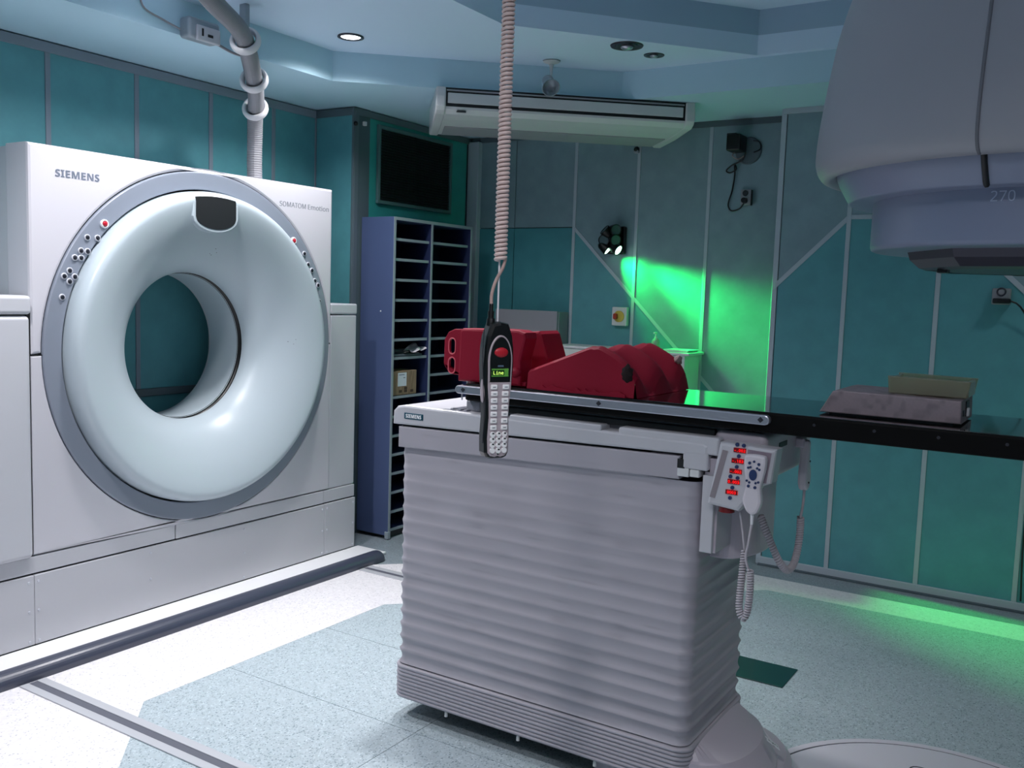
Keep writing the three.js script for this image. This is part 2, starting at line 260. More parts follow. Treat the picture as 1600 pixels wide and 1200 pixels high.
// ------------------------------------------------------------------ lamps in the ceiling
const rimGeo = latheY([[0.052, 0], [0.062, 0.0], [0.064, -0.006], [0.052, -0.008], [0.047, -0.003], [0.046, 0.0]], 0, 0, 0, 32);
const lensGeo = new THREE.CircleGeometry(0.047, 28).rotateX(Math.PI / 2);
const glow = new THREE.MeshStandardMaterial({ color: 0xffffff, emissive: 0xf4f9ff, emissiveIntensity: 5, roughness: 0.4 });
const litLabels = ['small lit recessed ceiling spotlight glowing white above the scanner', 'unseen lit downlight out of view, placed to light the left part of the scanner', 'unseen lit downlight furthest left, placed to light the left floor', 'unseen lit downlight placed to light the left end of the couch from above', 'unseen lit downlight near the viewer, placed to light the handset', 'unseen lit downlight placed to light the right wall and the floor there'];
LIT.forEach(([x, z, I, ang], i) => {
  const inTray = x > 0.5 && z > -2.4, y = inTray ? (x > 3.7 && z > 0.2 ? 2.928 : 2.928) : CEIL;
  const t = thing('recessed_downlight', litLabels[i], 'ceiling light', [x, y, z]);
  partAt(t, 'rim', rimGeo, M.steelDark, x, y, z); partAt(t, 'lens', lensGeo, glow, x, y - 0.003, z);
  const s = new THREE.SpotLight(COOL, I, 0, ang * rad, 0.6, 2); s.position.set(x, y - 0.012, z); s.target.position.set(x, 0, z); s.castShadow = true; s.shadow.radius = 4; scene.add(s, s.target);
});
{ // unlit recessed lamps, then the added fill panel
  for (const [x, z, k, label] of [[4.19, -2.05, 1.55, 'larger unlit recessed ceiling lamp with dark ring and visible bulb'], [4.41, -2.005, 1.0, 'smaller unlit recessed ceiling lamp with dark ring, nearer the wall']]) {
    const t = thing('recessed_downlight', label, 'ceiling light', [x, CEIL, z]);
    part(t, 'rim', latheY([[0.034, 0.0], [0.05, -0.004], [0.052, 0.0]].map(p => [p[0] * k, p[1] * k]), x, CEIL, z, 32), M.steelDark);
    part(t, 'reflector', latheY([[0.001, -0.0015], [0.035, -0.0025]].map(p => [p[0] * k, p[1] * k]), x, CEIL, z, 32), M.black);
    part(t, 'bulb', new THREE.SphereGeometry(0.02 * k, 16, 8).scale(1, 0.5, 1).translate(x, CEIL - 0.005 * k, z), M.steel);
  }
  const f = thing('added_fill_panel', 'square-edged white fill light panel added on the ceiling behind the viewer', 'ceiling light', [FILL.x, SOF - 0.03, FILL.z]);  // added glowing panel, brightens the room from behind the camera
  part(f, 'frame', rb(FILL.x - FILL.w / 2 - 0.03, FILL.x + FILL.w / 2 + 0.03, CEIL - 0.05, CEIL - 0.001, FILL.z - FILL.h / 2 - 0.03, FILL.z + FILL.h / 2 + 0.03, 0.005), M.white);
  part(f, 'diffuser', bx(FILL.x - FILL.w / 2, FILL.x + FILL.w / 2, CEIL - 0.054, CEIL - 0.05, FILL.z - FILL.h / 2, FILL.z + FILL.h / 2), new THREE.MeshStandardMaterial({ color: 0xffffff, emissive: 0xfff6f8, emissiveIntensity: 1, roughness: 0.5 }));
  const r = new THREE.RectAreaLight(new THREE.Color(1, 0.95, 0.98), FILL.i, FILL.w, FILL.h); r.position.set(FILL.x, CEIL - 0.06, FILL.z); r.lookAt(FILL.x, 0, FILL.z); scene.add(r);
}
// ------------------------------------------------------------------ CT scanner
{
  const cx = 2.954, cy = 1.197, Z = -3.57;
  const t = thing('ct_scanner', 'large white ring-shaped CT scanner with round opening on a low base by the teal wall', 'scanner', [2.9, 0, -3.75]);
  const XL = 2.09, XR = 3.785, ZB = -3.985;
  // front panel in two pieces, split at the height of the ring centre
  const arc = (a0, a1, n) => ellipsePts(cx, cy, 0.818, 0.818, n, a0 * rad, a1 * rad);
  const split = 1.192;
  const up = [[XL, split + 0.003], [XL, 2.025], [XR, 2.025], [XR, split + 0.003], ...arc(0.2, 179.8, 60)];
  const lo = [[XR, split - 0.002], [XR, 0.385], [XL, 0.385], [XL, split - 0.002], ...arc(180.4, 359.6, 60)];
  part(t, 'front_panel', extZ(up, Z - 0.16, Z, 0.012, [], 12), M.ctWhite, 'upper half of the white front panel');
  part(t, 'front_panel', extZ(lo, Z - 0.16, Z, 0.006, [], 12), M.ctWhite, 'lower half of the white front panel');
  part(t, 'housing', extZ([[XL + 0.012, 0.31], [XR - 0.012, 0.31], [XR - 0.012, 2.018], [XL + 0.012, 2.018]], -4.085, Z - 0.02, 0.006, [ellipsePts(cx, cy, 0.82, 0.82, 72).reverse()]), M.ctCover);
  part(t, 'rear_panel', extZ(ellipsePts(cx, cy, 0.83, 0.83, 72), ZB, ZB + 0.02, 0, [ellipsePts(cx, cy, 0.352, 0.352, 64).reverse()]), M.ctCover);
  // ring, funnel, tunnel
  const ring = part(t, 'control_ring', latheZ([[0.815, -0.05], [0.815, -0.004], [0.813, 0.002], [0.809, 0.005], [0.8, 0.003], [0.738, 0.003], [0.734, 0.0], [0.733, -0.05]], cx, cy, Z, 128), M.ring, 'grey ring carrying the buttons');
  part(t, 'groove', latheZ([[0.7325, -0.03], [0.722, -0.03]], cx, cy, Z, 96), M.gap);
  part(t, 'groove', latheZ([[0.8195, -0.012], [0.8145, -0.012]], cx, cy, Z, 96), M.gap);
  const fp = new THREE.SplineCurve([[0.726, -0.04], [0.7255, 0.0], [0.723, 0.04], [0.712, 0.068], [0.693, 0.081], [0.668, 0.081], [0.625, 0.071], [0.575, 0.054], [0.525, 0.03], [0.472, -0.003], [0.424, -0.043], [0.386, -0.085], [0.363, -0.124], [0.354, -0.15], [0.352, -0.166]].map(p => new THREE.Vector2(...p))).getPoints(70).map(p => [p.x, p.y]);
  part(t, 'funnel', latheZ(fp, cx, cy, Z, 144), M.funnel, 'smooth pale blue-white doughnut around the opening');
  part(t, 'gap_ring', latheZ([[0.352, -0.166], [0.366, -0.168], [0.366, -0.194], [0.347, -0.196]], cx, cy, Z, 96), M.black, 'black gap in the tunnel');
  part(t, 'tunnel', latheZ([[0.351, -0.194], [0.348, -0.198], [0.348, -0.23], [0.347, -0.232], [0.347, -0.375], [0.353, -0.41]], cx, cy, Z, 96), M.funnel, 'inner wall of the tunnel');
  // display in its frame
  const dfr = part(t, 'display_frame', extZ([[2.803, 1.87], [2.803, 1.8], ...ellipsePts(2.932, 1.805, 0.13, 0.072, 16, 202 * rad, 338 * rad), [3.062, 1.8], [3.062, 1.868]], Z + 0.02, Z + 0.083, 0.004), M.funnel);
  const scr = part(dfr, 'display', extZ([[2.818, 1.885], [2.818, 1.8], ...ellipsePts(2.932, 1.803, 0.116, 0.055, 16, 202 * rad, 338 * rad), [3.047, 1.8], [3.047, 1.88], ...ellipsePts(2.932, 1.187, 0.71, 0.71, 8, 81 * rad, 99 * rad)], Z + 0.06, Z + 0.086, 0.002), P(0x14181d, 0.55, {}), 'dark display panel at the top of the funnel');
  // buttons
  const B = [[-0.618, 0.475], [-0.572, 0.476], [-0.647, 0.419], [-0.618, 0.418], [-0.675, 0.39], [-0.647, 0.39], [-0.698, 0.336], [-0.722, 0.313], [-0.676, 0.312], [-0.699, 0.292], [-0.732, 0.228]];
  const collar = latheZ([[0.0135, 0], [0.0135, 0.004], [0.011, 0.006], [0.009, 0.005], [0.009, 0]], 0, 0, 0, 20), cap = latheZ([[0.009, 0], [0.0085, 0.007], [0.006, 0.009], [0, 0.0095]], 0, 0, 0, 18);
  const big = collar.clone().scale(1.35, 1.35, 1.6), bigCap = cap.clone().scale(1.2, 1.2, 1.5);
  for (const s of [1, -1]) {
    for (const [bx_, by_] of B) { const x = cx + s * (bx_ < 0 ? bx_ : bx_), c = partAt(ring, 'button_collar', collar, M.buttonRim, x, cy + by_, Z + 0.003); const k = new THREE.Mesh(cap, M.button); k.name = 'button'; k.castShadow = true; ring.add(k); k.position.copy(c.position); }
    const c = partAt(ring, 'button_collar', big, M.keyWhite, cx - s * 0.54, cy + 0.537, Z + 0.003), k = new THREE.Mesh(bigCap, M.red); k.name = 'stop_button'; ring.add(k); k.position.copy(c.position);
  }
  // lettering
  part(t, 'lettering', text('SIEMENS', 0.029, fontBold, 0.002, 0.193).translate(2.201, 1.905, Z - 0.0005), M.lettering);
  part(t, 'lettering', text('SOMATOM', 0.025, font, 0.0015, 0.183).translate(3.4, 1.904, Z - 0.0005), M.lettering2);
  part(t, 'lettering', text('Emotion', 0.025, font, 0.0015, 0.155).translate(3.596, 1.904, Z - 0.0005), M.lettering2);
  // lower band, base, side covers
  part(t, 'lower_band', rb(1.2, 2.77, 0.31, 0.379, -3.9, Z - 0.002, 0.004), M.ctBase);
  part(t, 'lower_band', rb(2.773, 3.744, 0.31, 0.379, -3.9, Z + 0.001, 0.004), M.ctBase);
  part(t, 'lower_band', rb(3.748, 4.0, 0.31, 0.379, -3.9, Z - 0.002, 0.004), M.ctBase);
  part(t, 'gap_strip', bx(1.2, 3.995, 0.3, 0.312, -3.9, Z - 0.012), M.gap);
  const xsb = [1.2, 2.088, 3.755, 4.003];
  for (let i = 0; i < 3; i++) { const b = part(t, 'base_panel', rb(xsb[i] + 0.0008, xsb[i + 1] - 0.0008, 0.014, 0.303, -3.95, Z + 0.003, 0.003), M.ctBase); const sg = new THREE.CylinderGeometry(0.005, 0.006, 0.003, 10).rotateX(Math.PI / 2); const cols = [[2.065], [2.105, 2.633, 3.18, 3.737], [3.775, 3.985]][i]; for (const x of cols) for (const y of [0.03, 0.155, 0.276]) partAt(b, 'screw', sg, M.buttonRim, x, y, Z + 0.004); }
  const cl = part(t, 'side_cover', rb(1.3, 2.078, 0.381, 1.352, -3.95, -3.545, 0.02, 3), M.ctCover, 'lower white cover left of the ring');
  part(cl, 'cover_cap', rb(1.296, 2.082, 1.356, 1.43, -3.95, -3.541, 0.016, 3), M.ctCover);
  part(cl, 'knob', new THREE.SphereGeometry(0.019, 20, 12).scale(1, 1, 0.6).translate(1.912, 0.424, -3.542), M.black);
  const cr = part(t, 'side_cover', rb(3.79, 4.0, 0.381, 1.35, -3.95, Z - 0.006, 0.008, 2), M.ctCover, 'narrow white cover right of the ring');
  part(cr, 'cover_cap', rb(3.787, 4.003, 1.354, 1.413, -3.95, Z - 0.003, 0.01, 2), M.ctCover);
  part(t, 'gap_strip', bx(2.078, 2.094, 0.39, 1.41, -3.9, -3.575), M.gap);
  part(t, 'seam', bx(2.095, 2.14, 1.19, 1.195, Z - 0.02, Z - 0.003), M.gap);
  // scuffs in the paint of the funnel
  const dAt = r => { for (let i = 1; i < fp.length; i++) if (fp[i][0] <= r && fp[i - 1][0] >= r && i > 20) { const k = (r - fp[i - 1][0]) / (fp[i][0] - fp[i - 1][0]); return fp[i - 1][1] + k * (fp[i][1] - fp[i - 1][1]); } return 0; };
  for (const [r, a, w] of [[0.47, 84, 3], [0.455, 82, 2.2], [0.445, 86, 2], [0.44, 84.5, 2.6], [0.5, 2, 4.5], [0.525, 0.5, 2.5], [0.535, 3, 2]]) part(t, 'scuff_mark', new THREE.SphereGeometry(1, 8, 6).scale(w * 0.001, 0.0016, 0.0012).translate(cx + r * Math.cos(a * rad), cy + r * Math.sin(a * rad), Z + dAt(r)), M.gap);
}
{ // white floor plinth, black edge bar, floor tracks
  const p = thing('floor_plinth', 'flat white strip on the floor along the foot of the scanner', 'plinth', [2.6, 0, -3.46]);
  part(p, 'plinth_board', rb(1.1, 4.03, 0.0, 0.012, -3.565, -3.35, 0.003), M.plinth);
  const b = thing('edge_bar', 'long black half-round rubber bar lying on the floor before the scanner', 'bar', [2.5, 0, -3.31]);
  const prof = [[-3.365, 0.0], ...ellipsePts(-3.315, 0.012, 0.05, 0.042, 16, 180 * rad, 0).map(q => q), [-3.265, 0.0]];
  part(b, 'bar_body', extX(prof, 1.1, 3.9, 0.0), M.bar);
  part(b, 'end_cap', new THREE.SphereGeometry(1, 20, 12, 0, Math.PI * 2, 0, Math.PI / 2).scale(0.05, 0.054, 0.05).translate(3.9, 0, -3.315), M.bar);
  for (const [x, label, z1] of [[1.893, 'floor track running from the black bar towards the viewer on the left', -1.2], [3.745, 'floor track running under the couch from the right end of the black bar', -2.3]]) {
    const r = thing('floor_track', label, 'track', [x, 0, -2.4]);
    part(r, 'edge_strip', rb(x - 0.05, x - 0.016, 0, 0.005, -3.258, z1, 0.002, 1), M.railLight);
    part(r, 'edge_strip', rb(x + 0.016, x + 0.05, 0, 0.005, -3.258, z1, 0.002, 1), M.railLight);
    part(r, 'channel', bx(x - 0.016, x + 0.016, 0, 0.002, -3.258, z1), M.railDark);
  }
  const h = thing('floor_hatch', 'dark green rectangular plate let into the floor behind the couch', 'hatch', [3.66, 0, -1.1]);
  part(h, 'plate', rb(3.556, 3.775, 0, 0.004, -1.25, -0.947, 0.0015, 1), M.hatch);
}
// ------------------------------------------------------------------ treatment couch
{
  const t = thing('treatment_couch', 'tall grey treatment couch with ribbed bellows and glossy black top', 'couch', [2.73, 0, -1.45]);
  const x0 = 2.476, x1 = 2.98;
  // bellows: rounded rectangle swept up with scalloped folds
  const path = (off, zl, zr) => rrect(x0 - off + 0.012, x1 + off - 0.012, zl - off + 0.012, zr + off - 0.012, 0.035 + off, 7);
  function sweep(levels) { // [y, offset, zl, zr]
    const outs = levels.map(l => path(l[1], l[2], l[3])); const n = outs[0].length; const per = [0]; for (let i = 0; i < n; i++) { const a = outs[0][i], b = outs[0][(i + 1) % n]; per.push(per[i] + Math.hypot(a[0] - b[0], a[1] - b[1])); }
    return gridGeo(n, levels.length - 1, (u, v) => { const i = Math.round(u * n) % n, j = Math.round(v * (levels.length - 1)); const q = outs[j][i]; return [q[0], levels[j][0], q[1], per[Math.round(u * n)] * 1.2, levels[j][0] * 1.2]; });
  }
  const N = 17, yb = 0.2, yt = 0.985, lv = [];
  for (let k = 0; k < N; k++) for (let s = 0; s < 7; s++) { const f = (k + s / 7) / N, tt = s / 7, y = yb + (yt - yb) * f; lv.push([y, 0.007 - (0.0115 - 0.0085 * f) * Math.sin(Math.PI * Math.pow(tt, 0.8)) * (0.8 + 0.2 * Math.sin(k * 2.3)), -2.02, -0.922]); }
  lv.push([yt, 0.008, -2.02, -0.922]);
  part(t, 'bellows', sweep(lv), M.bellows, 'scalloped grey bellows skirt');
  const sl = []; const K = 9; for (let k = 0; k < K; k++) for (const [s, o] of [[0, 0.003], [0.12, 0.012], [0.5, 0.014], [0.88, 0.012]]) sl.push([0.076 + (0.194 - 0.076) * (k + s) / K, o - 0.001 * (k % 2), -2.022, -0.918]); sl.push([0.195, 0.002, -2.022, -0.918]); sl.push([0.2, -0.004, -2.02, -0.92]);
  part(t, 'bellows_stack', sweep(sl), M.bellows, 'compressed folds at the bottom of the bellows');
  part(t, 'bottom_plate', rb(x0 + 0.02, x1 - 0.02, 0.068, 0.082, -2.0, -0.94, 0.003), M.dark);
  for (const [z] of [[-1.79], [-1.5], [-1.22]]) part(t, 'pin', new THREE.CylinderGeometry(0.005, 0.006, 0.022, 10).translate(x0 + 0.012, 0.066, z), M.white);
  for (const x of [2.53, 2.6]) part(t, 'caster', new THREE.CylinderGeometry(0.014, 0.014, 0.012, 14).rotateX(Math.PI / 2).translate(x, 0.062, -1.985), M.black);
  part(t, 'flange', extX([[-2.008, 0.965], [-0.985, 0.99], [-0.985, 1.057], [-2.008, 1.036]], x0 - 0.009, x1 + 0.006, 0.004), M.bellows);
  part(t, 'cover_gap', bx(x0 + 0.006, x1 - 0.01, 1.02, 1.055, -2.0, -0.9), M.gap);
  const cov = part(t, 'top_cover', extX([[-2.03, 1.043], [-0.9, 1.066], [-0.9, 1.096], [-0.915, 1.103], [-1.98, 1.112], [-2.012, 1.106], [-2.028, 1.09]], x0 - 0.014, x1 + 0.01, 0.008), M.cover, 'white top cover');
  part(cov, 'cover_lip', rb(x0 - 0.012, x0 + 0.05, 1.085, 1.121, -1.56, -1.235, 0.006), M.cover);
  part(cov, 'cover_lip', rb(x0 - 0.012, x0 + 0.05, 1.07, 1.121, -1.18, -0.87, 0.008), M.cover);
  part(cov, 'corner_block', rb(x0 - 0.013, x0 + 0.05, 1.024, 1.085, -0.975, -0.9, 0.006), M.cover);
  part(cov, 'catch', rb(x0 - 0.012, x0 + 0.03, 1.0, 1.026, -0.99, -0.955, 0.003), M.white);
  part(cov, 'catch', rb(x0 - 0.01, x0 + 0.03, 1.002, 1.024, -0.953, -0.925, 0.003), M.white);
  part(cov, 'recess', bx(x0 - 0.0125, x0 + 0.01, 1.024, 1.05, -0.99, -0.968), M.gap);
  const bd = part(cov, 'badge', rb(x0 - 0.0165, x0 - 0.012, 1.066, 1.087, -1.979, -1.899, 0.0015, 1), S(0x0f4a5e, 0.4), 'teal name badge');
  part(bd, 'lettering', text('SIEMENS', 0.0125, fontBold, 0.0015, 0.066).rotateY(-Math.PI / 2).translate(x0 - 0.016, 1.0705, -1.972), M.keyWhite);
  // small slots and clamp where the carriage meets the cover
  for (const z of [-1.80, -1.77, -1.745]) part(cov, 'clamp_slot', rb(x0 + 0.01, x0 + 0.09, 1.108, 1.116, z - 0.006, z + 0.006, 0.002, 1), M.carriage);
  part(t, 'clamp_block', rb(x0 + 0.03, x0 + 0.2, 1.105, 1.15, -1.76, -1.70, 0.012), M.carriage);
  part(t, 'carriage', rb(x0 + 0.05, 2.88, 1.1, 1.15, -1.70, -0.86, 0.004), M.carriage, 'dark slide under the table top');
  part(t, 'carriage_rail', rb(x0 + 0.03, x0 + 0.06, 1.118, 1.138, -1.70, -0.9, 0.003), M.dark);
  // table top
  const tt = part(t, 'table_top', extY(rrect(x0, 2.905, -1.748, 0.85, 0.02, 5), 1.148, 1.2035, 0.006), P(0x020203, 0.6, { specularIntensity: 0.3 }), 'long black table top');
  part(tt, 'top_sheet', extY(rrect(x0 + 0.003, 2.902, -1.745, 0.847, 0.018, 5), 1.202, 1.205, 0.001), M.tabletop, 'glossy black upper surface');
  for (const z of [-0.62, -0.47, -0.32, -0.17]) part(tt, 'screw', new THREE.CylinderGeometry(0.004, 0.004, 0.003, 10).rotateZ(Math.PI / 2).translate(x0 - 0.0008, 1.183, z), M.steelDark);
  part(tt, 'end_edge', tube([[x0 + 0.0, 1.149, -1.752], [x0 - 0.001, 1.2, -1.752]], 0.003, 4, 6), M.cover);
  const stad = (z0, z1, y0, y1) => { const r = (y1 - y0) / 2, c = (y0 + y1) / 2; return [...ellipsePts(z1 - r, c, r, r, 10, -90 * rad, 90 * rad), ...ellipsePts(z0 + r, c, r, r, 10, 90 * rad, 270 * rad)]; };
  const rail = part(t, 'side_rail', extX(stad(-1.768, -0.733, 1.171, 1.198), x0 - 0.02, x0 + 0.001, 0.003), M.steel, 'silver accessory rail');
  for (const z of [-1.735, -1.243, -0.757]) part(rail, 'bolt', new THREE.CylinderGeometry(0.0075, 0.0085, 0.003, 4).rotateZ(Math.PI / 2).translate(x0 - 0.021, 1.185, z), M.steelDark);
  // end of the couch under the top
  part(t, 'side_plate', rb(x0 - 0.008, x0 + 0.012, 0.792, 1.012, -0.914, -0.878, 0.003), M.cover);
  part(t, 'inner_plate', rb(x0 + 0.008, x0 + 0.16, 0.79, 1.06, -0.915, -0.872, 0.003), M.pedestal);
  const skirt = [[2.6, -0.93], ...ellipsePts(2.79, -0.9, 0.19, 0.085, 20, 180 * rad, 0).map(q => [q[0], -0.9 + (-0.9 - q[1]) * -1]).map(q => [q[0], q[1]]), [2.98, -0.93]];
  part(t, 'end_cover', extY(skirt, 0.745, 1.125, 0.006), M.pedestal, 'curved end cover under the table top');
  const beam = part(t, 'cross_beam', rb(2.5, 2.975, 1.0, 1.14, -0.9, -0.75, 0.02, 3), M.pedestal);
  part(beam, 'slot', rb(2.62, 2.7, 1.088, 1.104, -0.76, -0.7485, 0.002, 1), M.black);
  // console with read-outs
  const con = part(t, 'console', extX([[-0.858, 1.116], [-0.702, 1.112], [-0.712, 1.02], [-0.742, 1.006], [-0.796, 0.932], [-0.886, 0.94]], 2.432, 2.5, 0.009), M.cover, 'white control console with red read-outs');
  const sx = 2.4315;
  part(con, 'shaded_channel', extX([[-0.848, 1.096], [-0.833, 1.094], [-0.863, 0.96], [-0.878, 0.962]], sx - 0.0006, sx + 0.004), S(0x8b8289, 0.6));  // shade of the recess put into the grey of a flat strip
  const holder = part(con, 'holder_pocket', extX([[-0.778, 1.105], [-0.714, 1.102], [-0.724, 1.02], [-0.78, 1.02]], sx - 0.0006, sx + 0.004), S(0x8d7f8c, 0.6));
  const digits = ['-.002', '-.183', '-.002', '0.003', '0003'];
  digits.forEach((d, i) => {
    const y = 1.1 - i * 0.0292, z = -0.8 - i * 0.0041;
    const tex = canvasTex(128, 48, (c, w, h) => { c.fillStyle = '#3a0208'; c.fillRect(0, 0, w, h); c.fillStyle = '#ff5a66'; c.font = 'bold 40px monospace'; c.textAlign = 'center'; c.textBaseline = 'middle'; c.fillText(d, w / 2, h / 2 + 2); });
    const g = new THREE.BoxGeometry(0.034, 0.0125, 0.003).rotateY(-Math.PI / 2).rotateX(0).translate(sx - 0.0005, y, z);
    part(con, 'readout', g, new THREE.MeshStandardMaterial({ color: 0x400008, map: tex, emissive: 0xff2233, emissiveMap: tex, emissiveIntensity: 1.6, roughness: 0.3 }));
  });
  const bt = new THREE.CylinderGeometry(0.005, 0.0055, 0.004, 16).rotateZ(Math.PI / 2);
  for (const [y, z] of [[1.117, -0.808], [1.116, -0.79], [1.086, -0.802], [1.056, -0.806], [1.028, -0.822], [1.026, -0.802], [0.998, -0.815], [0.969, -0.82]]) partAt(con, 'button', bt, M.navy, sx - 0.001, y - 0.002, z);
  part(con, 'stop_button', new THREE.CylinderGeometry(0.02, 0.022, 0.016, 24).translate(2.462, 0.929, -0.838), S(0x6e0f14, 0.4));
  // pedestal nose rising under the bellows
  const nose = (ix, iz) => [...ellipsePts(2.73, -0.93, 0.245 - ix, 0.19 - iz, 24, 0, 180 * rad), [2.545 + ix, -1.25], [2.915 - ix, -1.25]];
  part(t, 'pedestal', loft([[nose(0, 0), 0.0], [nose(0, 0), 0.078], [nose(0.005, 0.005), 0.084], [nose(0.02, 0.05), 0.148], [nose(0.027, 0.062), 0.154], [nose(0.05, 0.19), 0.196]]), M.pedestal, 'pale rounded foot under the couch');
  const nose2 = i => ellipsePts(2.82, -0.94, 0.27 - i, 0.225 - i, 44);
  part(t, 'foot_flange', loft([[nose2(0), 0], [nose2(0.002), 0.04], [nose2(0.02), 0.06], [nose2(0.06), 0.075]]), M.pedestal);
  const st = canvasTex(64, 64, (c, w, h) => { c.fillStyle = '#e9e9ee'; c.fillRect(0, 0, w, h); c.fillStyle = '#333'; c.font = 'bold 34px sans-serif'; c.fillText('.2', 12, 34); c.fillText('5', 28, 58); });
  part(t, 'sticker', new THREE.BoxGeometry(0.03, 0.0016, 0.05).rotateX(0.62).rotateY(0.5).translate(2.79, 0.142, -0.762), new THREE.MeshStandardMaterial({ map: st, roughness: 0.6 }));
}
{ // hand controls on the couch end
  const t = thing('hand_control', 'white hand control with navy buttons resting in the couch console', 'remote control', [2.42, 0.94, -0.75]);
  const sh = new THREE.Shape(); // in (u=-z, y)
  const pts = [[-0.776, 1.094], [-0.724, 1.094], [-0.722, 1.06], [-0.731, 1.012], [-0.727, 0.97], [-0.737, 0.942], [-0.752, 0.934], [-0.768, 0.944], [-0.779, 0.972], [-0.772, 1.014], [-0.779, 1.06]];
  const cur = new THREE.CatmullRomCurve3(pts.map(p => new THREE.Vector3(p[0], p[1], 0)), true, 'catmullrom', 0.35).getPoints(60).slice(0, -1).map(p => [p.x, p.y]);
  part(t, 'body', extX(cur, 2.405, 2.43, 0.007), M.handCtl);
  part(t, 'dial', new THREE.CylinderGeometry(1, 1, 0.003, 28).rotateZ(Math.PI / 2).scale(1, 0.0145, 0.0105).translate(2.4035, 1.043, -0.752), M.navy);
  const b = new THREE.CylinderGeometry(0.0038, 0.0042, 0.003, 14).rotateZ(Math.PI / 2), bs = b.clone().scale(1, 0.8, 0.8);
  for (const [y, z] of [[1.074, -0.763], [1.073, -0.738], [1.012, -0.763], [1.01, -0.745]]) partAt(t, 'button', b, M.navy, 2.404, y, z);
  for (const [y, z] of [[1.079, -0.751], [1.061, -0.766], [1.063, -0.76], [1.062, -0.742], [1.059, -0.736], [1.026, -0.768], [1.022, -0.761], [1.022, -0.744], [1.025, -0.737]]) partAt(t, 'button', bs, M.navy, 2.404, y, z);
  part(t, 'strain_relief', new THREE.CylinderGeometry(0.005, 0.004, 0.03, 12).translate(2.418, 0.922, -0.752), M.cordWhite);
  part(t, 'cord', tube([[2.418, 0.91, -0.752], [2.42, 0.86, -0.758], [2.425, 0.81, -0.765], [2.43, 0.775, -0.755]], 0.0035, 24, 8), M.cordGrey);
  part(t, 'coiled_cord', coil([[2.43, 0.78, -0.752], [2.43, 0.72, -0.75], [2.43, 0.66, -0.755], [2.43, 0.642, -0.764], [2.43, 0.66, -0.775], [2.44, 0.74, -0.778], [2.46, 0.82, -0.78]], 0.0075, 0.0032, 46, 10, 5), M.cordGrey);
  part(t, 'cord', tube([[2.46, 0.82, -0.78], [2.465, 0.87, -0.79], [2.463, 0.925, -0.8]], 0.0035, 16, 8), M.cordGrey);
  const u = thing('hand_control', 'pale hand control hanging by the right end of the couch, cord looping below', 'remote control', [2.8, 0.97, -0.72]);
  const q = [[2.788, 1.09], [2.808, 1.09], [2.81, 1.035], [2.828, 1.0], [2.832, 0.97], [2.82, 0.945], [2.8, 0.94], [2.782, 0.958], [2.778, 0.995], [2.786, 1.04]];
  part(u, 'body', extZ(new THREE.CatmullRomCurve3(q.map(p => new THREE.Vector3(p[0] + 0.01, p[1], 0)), true, 'catmullrom', 0.35).getPoints(50).slice(0, -1).map(p => [p.x, p.y]), -0.738, -0.71, 0.008), M.handCtl);
  for (const y of [1.03, 0.965]) part(u, 'screw', new THREE.CylinderGeometry(0.003, 0.003, 0.003, 10).rotateX(Math.PI / 2).translate(2.812, y, -0.709), M.dark);
  part(u, 'hook', rb(2.79, 2.83, 1.07, 1.1, -0.752, -0.725, 0.006), M.pedestal);
  part(u, 'cord', tube([[2.81, 0.95, -0.72], [2.805, 0.9, -0.72], [2.785, 0.86, -0.72]], 0.004, 20, 8), M.cordGrey);
  part(u, 'coiled_cord', coil([[2.787, 0.862, -0.72], [2.79, 0.82, -0.72], [2.775, 0.765, -0.72], [2.735, 0.728, -0.72], [2.69, 0.722, -0.725], [2.655, 0.755, -0.74], [2.645, 0.82, -0.77], [2.65, 0.88, -0.8]], 0.0075, 0.0042, 52, 12, 6), M.cordGrey);
}
{ // turntable let into the floor under the beam
  const t = thing('floor_turntable', 'large round pale turntable plate set into the floor beside the couch foot', 'turntable', [2.84, 0, -0.28]);
  part(t, 'plate', latheY([[0.0, 0.004], [0.52, 0.004], [0.523, 0.002], [0.523, 0]], 2.84, 0, -0.28, 96), M.disc);
  part(t, 'groove', latheY([[0.523, 0.001], [0.53, 0.001]], 2.84, 0, -0.28, 96), M.discLine);
  part(t, 'outer_rim', latheY([[0.53, 0], [0.53, 0.004], [0.552, 0.004], [0.555, 0.0]], 2.84, 0, -0.28, 96), M.disc);
  const c = rrect(2.86, 3.2, -0.42, -0.12, 0.03, 4), ci = rrect(2.864, 3.196, -0.416, -0.124, 0.027, 4);
  part(t, 'hatch_outline', extY(c, 0.004, 0.005, 0, [ci.slice().reverse()]), M.discLine);
}
